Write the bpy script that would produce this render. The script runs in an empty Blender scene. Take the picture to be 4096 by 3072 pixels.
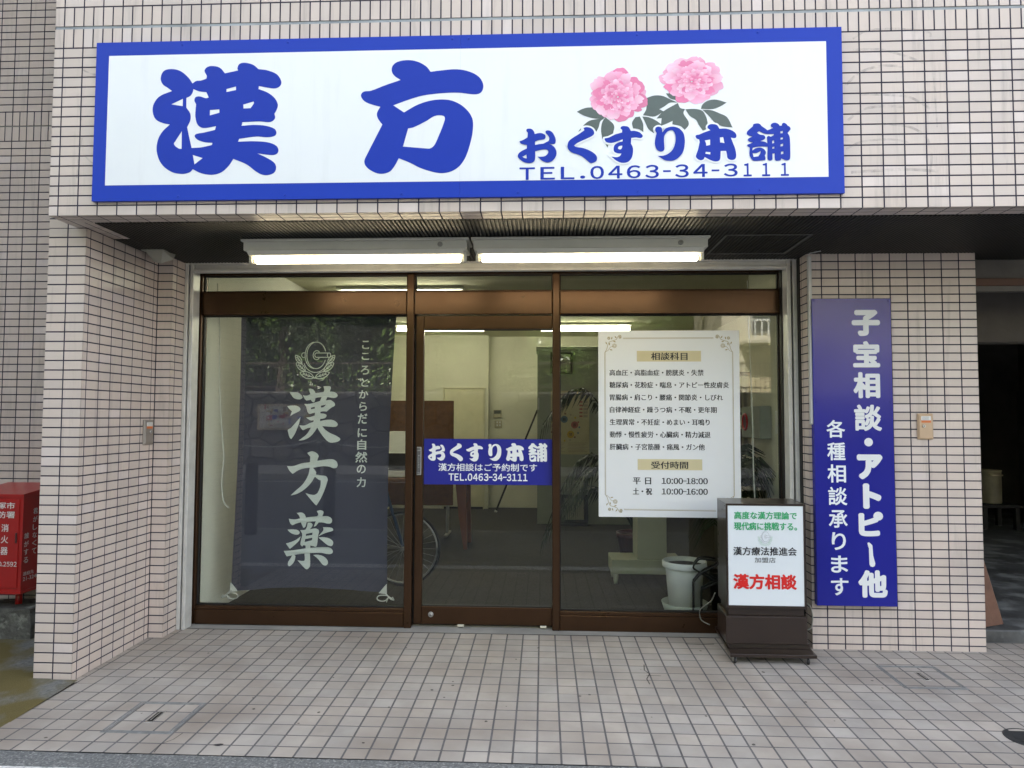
import bpy, math, random
import numpy as np
from mathutils import Vector, Matrix, Quaternion

S = bpy.context.scene
COL = S.collection
R = math.radians

# ------------------------------------------------------------------ camera
yaw, pit, rol, FPX = 0.0451, 0.0485, 0.0035, 2755.6
cy_, sy_ = math.cos(yaw), math.sin(yaw)
fw = Vector((-sy_*math.cos(pit), cy_*math.cos(pit), math.sin(pit)))
rt = Vector((cy_, sy_, 0)); up = rt.cross(fw)
r2 = math.cos(rol)*rt + math.sin(rol)*up
u2 = -math.sin(rol)*rt + math.cos(rol)*up
cam_data = bpy.data.cameras.new('camera')
cam = bpy.data.objects.new('camera', cam_data); COL.objects.link(cam)
cam.matrix_world = Matrix(((r2.x, u2.x, -fw.x, 2.4021), (r2.y, u2.y, -fw.y, -3.2608), (r2.z, u2.z, -fw.z, 1.3513), (0, 0, 0, 1)))
cam_data.sensor_width = 36; cam_data.lens = 36*FPX/4096
cam_data.clip_start = 0.05; cam_data.clip_end = 400
S.camera = cam

# ------------------------------------------------------------------ sky, sun, exposure
SUN_EL, SUN_AZ = R(50), R(-24)          # the sun stands behind the building: azimuth from +Y towards +X
world = bpy.data.worlds.new('World'); S.world = world; world.use_nodes = True
wn = world.node_tree.nodes; wl = world.node_tree.links
sky = wn.new('ShaderNodeTexSky'); sky.sky_type = 'NISHITA'; sky.sun_disc = False
sky.sun_elevation = SUN_EL; sky.sun_rotation = SUN_AZ
sky.air_density = 1.0; sky.dust_density = 3.0; sky.ozone_density = 1.0
hsv = wn.new('ShaderNodeHueSaturation'); hsv.inputs['Saturation'].default_value = .33      # hazy, whitish summer sky
wl.new(sky.outputs[0], hsv.inputs['Color']); wl.new(hsv.outputs[0], wn['Background'].inputs['Color'])
wn['Background'].inputs['Strength'].default_value = 0.13
sun_data = bpy.data.lights.new('sun', 'SUN'); sun_data.energy = 5.0; sun_data.angle = R(0.53); sun_data.color = (1, .95, .87)
sun = bpy.data.objects.new('sun', sun_data); COL.objects.link(sun)
sv = Vector((math.sin(SUN_AZ)*math.cos(SUN_EL), math.cos(SUN_AZ)*math.cos(SUN_EL), math.sin(SUN_EL)))
sun.rotation_euler = (-sv).to_track_quat('-Z', 'Y').to_euler(); sun.location = (0, 6, 14)
S.view_settings.view_transform = 'Standard'; S.view_settings.look = 'None'
S.view_settings.exposure = 2.86; S.view_settings.gamma = 1
S.render.engine = 'CYCLES'
S.cycles.max_bounces = 10; S.cycles.transparent_max_bounces = 12; S.cycles.use_denoising = True
S.cycles.sample_clamp_indirect = 6

# ------------------------------------------------------------------ helpers
rnd = random.Random(7)
LOC = {}

def tag(o, label=None, cat=None, group=None, kind=None):
    if label: o['label'] = label
    if cat: o['category'] = cat
    if group: o['group'] = group
    if kind: o['kind'] = kind
    return o

def thing(name, label, cat, loc=(0, 0, 0), group=None):
    o = bpy.data.objects.new(name, None); COL.objects.link(o)
    o.empty_display_size = .1; o.location = loc; LOC[o] = Vector(loc)
    return tag(o, label, cat, group)

def dup(root, loc, label=None, group=None):
    r = root.copy(); COL.objects.link(r); r.location = loc; LOC[r] = Vector(loc)
    if label: r['label'] = label
    if group: r['group'] = group
    for ch in list(root.children):
        c = ch.copy(); COL.objects.link(c); c.parent = r
        for g in list(ch.children):
            d = g.copy(); COL.objects.link(d); d.parent = c
    return r

def srgb(r, g, b):
    f = lambda c: (c/255/12.92) if c/255 <= .04045 else ((c/255+.055)/1.055)**2.4
    return (f(r), f(g), f(b))

MATS = {}
def M(name, col, rough=.5, metal=0, var=.06, vscale=6, bump=0, bscale=60, spec=.5, coat=0, tint=False, emit=0, vari2=None, bdist=.002, aniso=None, streak=0):
    """procedural material: base colour broken up by noise, optional bump, per-face tint attribute"""
    if name in MATS: return MATS[name]
    m = bpy.data.materials.new(name); m.use_nodes = True; MATS[name] = m
    nt = m.node_tree; n = nt.nodes; l = nt.links; b = n['Principled BSDF']
    tc = n.new('ShaderNodeTexCoord')
    no = n.new('ShaderNodeTexNoise'); no.inputs['Scale'].default_value = vscale; no.inputs['Detail'].default_value = 6; no.inputs['Roughness'].default_value = .62
    l.new(tc.outputs['Object'], no.inputs['Vector'])
    mp = n.new('ShaderNodeMapRange'); mp.inputs[1].default_value = .3; mp.inputs[2].default_value = .7
    mp.inputs[3].default_value = 1-var; mp.inputs[4].default_value = 1+var
    l.new(no.outputs['Fac'], mp.inputs[0])
    mx = n.new('ShaderNodeMix'); mx.data_type = 'RGBA'; mx.blend_type = 'MULTIPLY'; mx.inputs[0].default_value = 1
    mx.inputs[6].default_value = (*col, 1)
    l.new(mp.outputs[0], mx.inputs[7])
    out = mx.outputs[2]
    if tint:
        at = n.new('ShaderNodeAttribute'); at.attribute_name = 'tint'
        m2 = n.new('ShaderNodeMix'); m2.data_type = 'RGBA'; m2.blend_type = 'MULTIPLY'; m2.inputs[0].default_value = 1
        l.new(out, m2.inputs[6]); l.new(at.outputs['Color'], m2.inputs[7]); out = m2.outputs[2]
    if vari2:   # second large-scale stain: (colour, scale, low, high)
        c2, sc, lo, hi = vari2
        n2 = n.new('ShaderNodeTexNoise'); n2.inputs['Scale'].default_value = sc; n2.inputs['Detail'].default_value = 5
        l.new(tc.outputs['Object'], n2.inputs['Vector'])
        mr = n.new('ShaderNodeMapRange'); mr.inputs[1].default_value = lo; mr.inputs[2].default_value = hi
        l.new(n2.outputs['Fac'], mr.inputs[0])
        m3 = n.new('ShaderNodeMix'); m3.data_type = 'RGBA'; l.new(mr.outputs[0], m3.inputs[0]); l.new(out, m3.inputs[6]); m3.inputs[7].default_value = (*c2, 1); out = m3.outputs[2]
    if streak:   # run-off streaks: noise stretched along z
        ms = n.new('ShaderNodeMapping'); ms.inputs['Scale'].default_value = (9, 9, .7); l.new(tc.outputs['Object'], ms.inputs[0])
        n3 = n.new('ShaderNodeTexNoise'); n3.inputs['Scale'].default_value = 1.6; n3.inputs['Detail'].default_value = 7; n3.inputs['Roughness'].default_value = .7; l.new(ms.outputs[0], n3.inputs['Vector'])
        r3 = n.new('ShaderNodeMapRange'); r3.inputs[1].default_value = .54; r3.inputs[2].default_value = .76; r3.inputs[3].default_value = 1; r3.inputs[4].default_value = 1-streak; l.new(n3.outputs['Fac'], r3.inputs[0])
        m4 = n.new('ShaderNodeMix'); m4.data_type = 'RGBA'; m4.blend_type = 'MULTIPLY'; m4.inputs[0].default_value = 1; l.new(out, m4.inputs[6]); l.new(r3.outputs[0], m4.inputs[7]); out = m4.outputs[2]
    l.new(out, b.inputs['Base Color'])
    b.inputs['Roughness'].default_value = rough; b.inputs['Metallic'].default_value = metal
    b.inputs['Specular IOR Level'].default_value = spec; b.inputs['Coat Weight'].default_value = coat; b.inputs['Coat Roughness'].default_value = .08
    rr = n.new('ShaderNodeMapRange'); rr.inputs[3].default_value = max(0, rough-.08); rr.inputs[4].default_value = min(1, rough+.08)
    l.new(no.outputs['Fac'], rr.inputs[0]); l.new(rr.outputs[0], b.inputs['Roughness'])
    if bump:
        nb = n.new('ShaderNodeTexNoise'); nb.inputs['Scale'].default_value = bscale; nb.inputs['Detail'].default_value = 4
        mpn = n.new('ShaderNodeMapping'); l.new(tc.outputs['Object'], mpn.inputs[0])
        if aniso: mpn.inputs['Scale'].default_value = aniso
        l.new(mpn.outputs[0], nb.inputs['Vector'])
        bp = n.new('ShaderNodeBump'); bp.inputs['Strength'].default_value = bump; bp.inputs['Distance'].default_value = bdist
        l.new(nb.outputs['Fac'], bp.inputs['Height']); l.new(bp.outputs[0], b.inputs['Normal'])
    if emit:
        b.inputs['Emission Color'].default_value = (*col, 1); b.inputs['Emission Strength'].default_value = emit
    return m

def glass_mat():
    m = bpy.data.materials.new('window_glass'); m.use_nodes = True; n = m.node_tree.nodes; l = m.node_tree.links
    n.remove(n['Principled BSDF'])
    lw = n.new('ShaderNodeLayerWeight'); lw.inputs['Blend'].default_value = .5
    pw = n.new('ShaderNodeMath'); pw.operation = 'POWER'; pw.inputs[1].default_value = 5; l.new(lw.outputs['Facing'], pw.inputs[0])
    ma = n.new('ShaderNodeMath'); ma.operation = 'MULTIPLY_ADD'; ma.inputs[1].default_value = .96; ma.inputs[2].default_value = .040
    l.new(pw.outputs[0], ma.inputs[0])
    tr = n.new('ShaderNodeBsdfTransparent'); tr.inputs[0].default_value = (.93, .95, .94, 1)
    gl = n.new('ShaderNodeBsdfGlossy'); gl.inputs['Roughness'].default_value = 0.0
    mx = n.new('ShaderNodeMixShader'); l.new(ma.outputs[0], mx.inputs[0]); l.new(tr.outputs[0], mx.inputs[1]); l.new(gl.outputs[0], mx.inputs[2])
    l.new(mx.outputs[0], n['Material Output'].inputs[0]); return m

def alpha_mat(name, col, a, rough=.7, noise=None):
    m = bpy.data.materials.new(name); m.use_nodes = True; n = m.node_tree.nodes; l = m.node_tree.links; b = n['Principled BSDF']
    b.inputs['Base Color'].default_value = (*col, 1); b.inputs['Roughness'].default_value = rough; b.inputs['Alpha'].default_value = a
    if noise:
        tc = n.new('ShaderNodeTexCoord'); no = n.new('ShaderNodeTexNoise'); no.inputs['Scale'].default_value = noise; no.inputs['Detail'].default_value = 5
        l.new(tc.outputs['Object'], no.inputs['Vector'])
        mr = n.new('ShaderNodeMapRange'); mr.inputs[1].default_value = .35; mr.inputs[2].default_value = .7; mr.inputs[3].default_value = 0; mr.inputs[4].default_value = a
        l.new(no.outputs['Fac'], mr.inputs[0]); l.new(mr.outputs[0], b.inputs['Alpha'])
    return m

class MB:
    def __init__(s): s.v = []; s.f = []; s.m = []; s.sm = []; s.t = []
    def face(s, pts, mi=0, sm=False, t=None):
        i = len(s.v); s.v += [tuple(p) for p in pts]; s.f.append(tuple(range(i, i+len(pts)))); s.m.append(mi); s.sm.append(sm); s.t.append(t)
    def raw(s, vs, fs, mi=0, sm=False, t=None):
        i = len(s.v); s.v += [tuple(p) for p in vs]
        for f in fs: s.f.append(tuple(i+k for k in f)); s.m.append(mi); s.sm.append(sm); s.t.append(t)
    def box(s, x0, x1, y0, y1, z0, z1, c=.002, mi=0, T=None, t=None):
        """box with chamfered edges"""
        c = min(c, .45*min(x1-x0, y1-y0, z1-z0)); V = []; idx = {}
        X = (x0, x1); Y = (y0, y1); Z = (z0, z1)
        for a in (0, 1):
            for b in (0, 1):
                for d in (0, 1):
                    sx, sy, sz = (1, -1)[a]*c, (1, -1)[b]*c, (1, -1)[d]*c
                    p = (X[a], Y[b], Z[d])
                    for k, q in enumerate(((p[0], p[1]+sy, p[2]+sz), (p[0]+sx, p[1], p[2]+sz), (p[0]+sx, p[1]+sy, p[2]))):
                        idx[(a, b, d, k)] = len(V); V.append(q)
        F = []
        def q4(ids):
            F.append([idx[i] for i in ids])
        for a in (0, 1): q4([(a, 0, 0, 0), (a, 1, 0, 0), (a, 1, 1, 0), (a, 0, 1, 0)])
        for b in (0, 1): q4([(0, b, 0, 1), (1, b, 0, 1), (1, b, 1, 1), (0, b, 1, 1)])
        for d in (0, 1): q4([(0, 0, d, 2), (1, 0, d, 2), (1, 1, d, 2), (0, 1, d, 2)])
        for a in (0, 1):
            for b in (0, 1): q4([(a, b, 0, 0), (a, b, 1, 0), (a, b, 1, 1), (a, b, 0, 1)])
            for d in (0, 1): q4([(a, 0, d, 0), (a, 1, d, 0), (a, 1, d, 2), (a, 0, d, 2)])
        for b in (0, 1):
            for d in (0, 1): q4([(0, b, d, 1), (1, b, d, 1), (1, b, d, 2), (0, b, d, 2)])
        for a in (0, 1):
            for b in (0, 1):
                for d in (0, 1): F.append([idx[(a, b, d, 0)], idx[(a, b, d, 1)], idx[(a, b, d, 2)]])
        ctr = Vector(((x0+x1)/2, (y0+y1)/2, (z0+z1)/2)); G = []
        for f in F:
            p = [Vector(V[i]) for i in f]; nrm = (p[1]-p[0]).cross(p[2]-p[0]); fc = sum(p, Vector())/len(p)
            G.append(f if nrm.dot(fc-ctr) > 0 else f[::-1])
        if T: V = [T(*q) for q in V]
        s.raw(V, G, mi, t=t)
    def tube(s, pts, r, n=8, mi=0, cap=True, closed=False):
        pts = [Vector(p) for p in pts]; m = len(pts); rs = r if isinstance(r, (list, tuple)) else [r]*m
        i0 = len(s.v); ref = None
        for k, p in enumerate(pts):
            if closed: d = pts[(k+1) % m]-pts[k-1]
            else: d = pts[min(k+1, m-1)]-pts[max(k-1, 0)]
            d.normalize()
            if ref is None: ref = d.orthogonal().normalized()
            else: ref = (ref-d*ref.dot(d)).normalized()
            bi = d.cross(ref)
            for j in range(n):
                a = 2*math.pi*j/n; s.v.append(tuple(p+rs[k]*(math.cos(a)*ref+math.sin(a)*bi)))
        for k in range(m if closed else m-1):
            for j in range(n):
                a, b = i0+k*n+j, i0+k*n+(j+1) % n; k2 = (k+1) % m
                s.f.append((a, b, i0+k2*n+(j+1) % n, i0+k2*n+j)); s.m.append(mi); s.sm.append(True); s.t.append(None)
        if cap and not closed:
            s.f.append(tuple(i0+j for j in range(n))[::-1]); s.m.append(mi); s.sm.append(False); s.t.append(None)
            s.f.append(tuple(i0+(m-1)*n+j for j in range(n))); s.m.append(mi); s.sm.append(False); s.t.append(None)
    def lathe(s, prof, c=(0, 0, 0), n=32, mi=0, ax='z', sm=True):
        """prof: (radius, height) from bottom to top round an axis through c"""
        i0 = len(s.v)
        for r, h in prof:
            for j in range(n):
                a = 2*math.pi*j/n; x, y = r*math.cos(a), r*math.sin(a)
                if ax == 'z': s.v.append((c[0]+x, c[1]+y, c[2]+h))
                elif ax == 'y': s.v.append((c[0]+x, c[1]-h, c[2]+y))
                else: s.v.append((c[0]+h, c[1]+x, c[2]+y))
        for k in range(len(prof)-1):
            for j in range(n):
                a, b = i0+k*n+j, i0+k*n+(j+1) % n
                s.f.append((a, b, b+n, a+n)); s.m.append(mi); s.sm.append(sm and abs(prof[k+1][1]-prof[k][1]) > 1e-6); s.t.append(None)
        for e, rev in ((0, True), (len(prof)-1, False)):
            if prof[e][0] > 1e-5:
                q = tuple(i0+e*n+j for j in range(n)); s.f.append(q[::-1] if rev else q); s.m.append(mi); s.sm.append(False); s.t.append(None)
    def mesh(s, me, fn, mi=0):
        i = len(s.v); s.v += [fn(*v.co) for v in me.vertices]
        for p in me.polygons: s.f.append(tuple(i+k for k in p.vertices)); s.m.append(mi); s.sm.append(False); s.t.append(None)
    def build(s, name, mats, parent=None, local=False, loc=None):
        me = bpy.data.meshes.new(name)
        L = Vector((0, 0, 0))
        if not local:
            if parent is not None: L = LOC.get(parent, L)
            elif loc is not None: L = Vector(loc)
        me.from_pydata([(a-L.x, b-L.y, c-L.z) for a, b, c in s.v], [], s.f)
        if not isinstance(mats, (list, tuple)): mats = [mats]
        for m in mats: me.materials.append(m)
        me.polygons.foreach_set('material_index', s.m); me.polygons.foreach_set('use_smooth', s.sm)
        if any(t is not None for t in s.t):
            at = me.color_attributes.new('tint', 'FLOAT_COLOR', 'CORNER')
            buf = []
            for f, t in zip(s.f, s.t):
                if t is not None and len(t) == len(f) and isinstance(t[0], tuple):
                    for q in t: buf += [*q, 1]
                else:
                    buf += [*(t or (1, 1, 1)), 1]*len(f)
            at.data.foreach_set('color', buf)
        me.update()
        o = bpy.data.objects.new(name, me); COL.objects.link(o)
        if parent is not None: o.parent = parent; LOC[o] = L
        elif loc is not None: o.location = loc; LOC[o] = Vector(loc)
        return o

# ---- tiled surfaces: real bevelled tiles standing proud of a mortar bed
def tile_cells(mb, O, U, V, N, us, vs, g=.0066, d=.0016, ch=.0009, edge=(1, 1, 1, 1), tintf=None, mortar=True, jit=.0):
    """tiles between the joint lines us x vs on the plane O + u U + v V, outward normal N; edge=0 means the tile runs out to that border"""
    O, U, V, N = Vector(O), Vector(U), Vector(V), Vector(N)
    P = lambda u, v, h: O+U*u+V*v+N*h
    flip = U.cross(V).dot(N) < 0
    for i in range(len(us)-1):
        for j in range(len(vs)-1):
            a0 = us[i]+(g/2 if (i or edge[0]) else 0); a1 = us[i+1]-(g/2 if (i < len(us)-2 or edge[1]) else 0)
            b0 = vs[j]+(g/2 if (j or edge[2]) else 0); b1 = vs[j+1]-(g/2 if (j < len(vs)-2 or edge[3]) else 0)
            if a1-a0 < .004 or b1-b0 < .004: continue
            t = tintf(us[i], vs[j]) if tintf else (1, 1, 1)
            h = rnd.uniform(-jit, jit)
            vsx = []
            for hh, k in ((-d, 0), (h-ch, 0), (h, ch)):
                for (u, v) in ((a0+k, b0+k), (a1-k, b0+k), (a1-k, b1-k), (a0+k, b1-k)): vsx.append(P(u, v, hh))
            fs = [(8, 9, 10, 11)]
            for r in (0, 4):
                for q in range(4): fs.append((r+q, r+(q+1) % 4, r+4+(q+1) % 4, r+4+q))
            if flip: fs = [f[::-1] for f in fs]
            mb.raw(vsx, fs, 0, t=t)
    if mortar:
        f = [P(us[0], vs[0], -d+.0004), P(us[-1], vs[0], -d+.0004), P(us[-1], vs[-1], -d+.0004), P(us[0], vs[-1], -d+.0004)]
        mb.face(f[::-1] if flip else f, 1, t=(1, 1, 1))

def arange(a, b, st):
    out = []; k = 0
    while a+k*st <= b+1e-6: out.append(round(a+k*st, 5)); k += 1
    return out

# ---- lettering
def text_mesh(st, off=0., ext=.0004):
    cu = bpy.data.curves.new('lettering', 'FONT'); cu.body = st; cu.offset = off; cu.extrude = ext; cu.resolution_u = 4; cu.fill_mode = 'BOTH'
    o = bpy.data.objects.new('lettering', cu); COL.objects.link(o)
    dg = bpy.context.evaluated_depsgraph_get(); me = bpy.data.meshes.new_from_object(o.evaluated_get(dg))
    bpy.data.objects.remove(o); bpy.data.curves.remove(cu); return me

def put_text(mb, st, x0, x1, z0, z1, y, off=0., mi=0, mincho=0., face='y', lift=.0006):
    """fits a string to the box x0..x1, z0..z1 on a wall facing -Y (or, face='x', along Y on a wall facing +X);
    off thickens the strokes (in em), mincho thickens the uprights only (in metres)"""
    me = text_mesh(st, min(off, 0))
    if not len(me.vertices): return
    off = max(off, 0)
    xs = [v.co.x for v in me.vertices]; ys = [v.co.y for v in me.vertices]
    a0, a1, b0, b1 = min(xs)-off, max(xs)+off, min(ys)-off, max(ys)+off
    sx = (x1-x0)/max(a1-a0, 1e-4); sz = (z1-z0)/max(b1-b0, 1e-4)
    def place(dx, dz, dn):
        if face == 'y': return lambda a, b, c: (x0+(a-a0)*sx+dx, y-lift-dn-(.0003 if c > 0 else 0), z0+(b-b0)*sz+dz)
        return lambda a, b, c: (y+lift+dn+(.0003 if c > 0 else 0), x0+(a-a0)*sx+dx, z0+(b-b0)*sz+dz)
    sh = [(0, 0)]
    if off:
        n = 8 if off < .03 else 12
        sh += [(off*sx*math.cos(6.28319*k/n), off*sz*math.sin(6.28319*k/n)) for k in range(n)]
        if off > .03: sh += [(.5*off*sx*math.cos(6.28319*k/6), .5*off*sz*math.sin(6.28319*k/6)) for k in range(6)]
    if mincho: sh = [(a+s*mincho/2, c) for a, c in sh for s in (-1, 1)]
    for k, (a, c) in enumerate(sh): mb.mesh(me, place(a, c, .00003*k), mi)
    bpy.data.meshes.remove(me)

def put_digits(mb, st, x0, x1, z0, z1, y, off=0., mi=0, mincho=0., lift=.0006):
    """a run of gothic figures spaced on equal cells (narrow ones for marks)"""
    FW = {c: chr(ord(c)+0xFEE0) for c in '0123456789TELPUSHNO.-:'}
    wts = [{'.': .5, ':': .5, '-': .62}.get(c, 1) for c in st]; cell = (x1-x0)/sum(wts)
    ref = text_mesh(FW['0']); ys = [v.co.y for v in ref.vertices]; xs = [v.co.x for v in ref.vertices]; b0, b1 = min(ys)-off, max(ys)+off; wd = max(xs)-min(xs)+2*off
    kz = (z1-z0)/(b1-b0); kx = cell*.86/wd; x = x0; bpy.data.meshes.remove(ref)
    sh = [(0, 0)]+([(off*kx*math.cos(.7854*k), off*kz*math.sin(.7854*k)) for k in range(8)] if off else [])
    if mincho: sh = [(a+s*mincho/2, c) for a, c in sh for s in (-1, 1)]
    for c, w_ in zip(st, wts):
        me = text_mesh(FW[c]); q = [v.co.x for v in me.vertices]; mid = (min(q)+max(q))/2
        if c in '.': mid = sum(q)/len(q)
        k_ = kx*(.62 if c == '-' else 1)
        for i, (dx, dz) in enumerate(sh):
            mb.mesh(me, lambda a, b, e, dx=dx, dz=dz, i=i: (x+cell*w_/2+(a-mid)*k_+dx, y-lift-.00003*i-(.0003 if e > 0 else 0), z0+(b-b0)*kz+dz), mi)
        x += cell*w_; bpy.data.meshes.remove(me)

def glyph_mesh(data, ext=.0004, off=0):
    cu = bpy.data.curves.new('glyph', 'CURVE'); cu.dimensions = '2D'; cu.fill_mode = 'BOTH'; cu.extrude = ext; cu.resolution_u = 5; cu.offset = off
    for lp in data.split('|'):
        pts = []
        for t in lp.split():
            c = t.endswith('*'); a, b = t.rstrip('*').split(','); pts.append((float(a), float(b), c))
        sp = cu.splines.new('BEZIER'); sp.bezier_points.add(len(pts)-1); sp.use_cyclic_u = True
        k = len(pts)
        for i, (a, b, c) in enumerate(pts):
            bp = sp.bezier_points[i]; bp.co = (a, b, 0); pa, pb = Vector(pts[i-1][:2]), Vector(pts[(i+1) % k][:2]); me_ = Vector((a, b))
            bp.handle_left_type = bp.handle_right_type = 'FREE'
            if c:
                hl = me_+(pa-me_)/3; hr = me_+(pb-me_)/3
            else:
                d = (pb-pa).normalized(); hl = me_-d*(me_-pa).length/3; hr = me_+d*(pb-me_).length/3
            bp.handle_left = (hl.x, hl.y, 0); bp.handle_right = (hr.x, hr.y, 0)
    o = bpy.data.objects.new('glyph', cu); COL.objects.link(o)
    dg = bpy.context.evaluated_depsgraph_get(); me = bpy.data.meshes.new_from_object(o.evaluated_get(dg))
    bpy.data.objects.remove(o); bpy.data.curves.remove(cu); return me

def put_glyph(mb, data, y, mi=0, fit=None, src=None, lift=.0006, off=0):
    me = glyph_mesh(data, off=off)
    if fit:
        x0, x1, z0, z1 = fit; a0, a1, b0, b1 = src; sx = (x1-x0)/(a1-a0); sz = (z1-z0)/(b1-b0)
        fn = lambda a, b, c: (x0+(a-a0)*sx, y-lift-(.0003 if c > 0 else 0), z0+(b-b0)*sz)
    else: fn = lambda a, b, c: (a, y-lift-(.0003 if c > 0 else 0), b)
    mb.mesh(me, fn, mi); bpy.data.meshes.remove(me)

def ribbon(mb, pts, w, y, mi=0, lift=.0006, closed=False):
    """flat stroke of width w along points (x, z) on a plane facing -Y"""
    P = [Vector(p) for p in pts]; n = len(P); L = []; Rr = []
    for i in range(n):
        d = (P[(i+1) % n]-P[i-1]) if closed else (P[min(i+1, n-1)]-P[max(i-1, 0)])
        if d.length < 1e-9: d = Vector((1, 0))
        d.normalize(); q = Vector((-d.y, d.x)); ww = w[i] if isinstance(w, (list, tuple)) else w
        L.append(P[i]+q*ww/2); Rr.append(P[i]-q*ww/2)
    for i in range(n if closed else n-1):
        j = (i+1) % n
        mb.face([(Rr[i].x, y-lift, Rr[i].y), (Rr[j].x, y-lift, Rr[j].y), (L[j].x, y-lift, L[j].y), (L[i].x, y-lift, L[i].y)], mi)

def smooth(pts, n=6):
    P = [Vector(p) for p in pts]; out = []
    for i in range(len(P)-1):
        p0, p1, p2, p3 = P[max(i-1, 0)], P[i], P[i+1], P[min(i+2, len(P)-1)]
        for k in range(n):
            t = k/n; out.append(.5*((2*p1)+(p2-p0)*t+(2*p0-5*p1+4*p2-p3)*t*t+(3*p1-p0-3*p2+p3)*t**3))
    out.append(P[-1]); return [tuple(p) for p in out]

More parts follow.
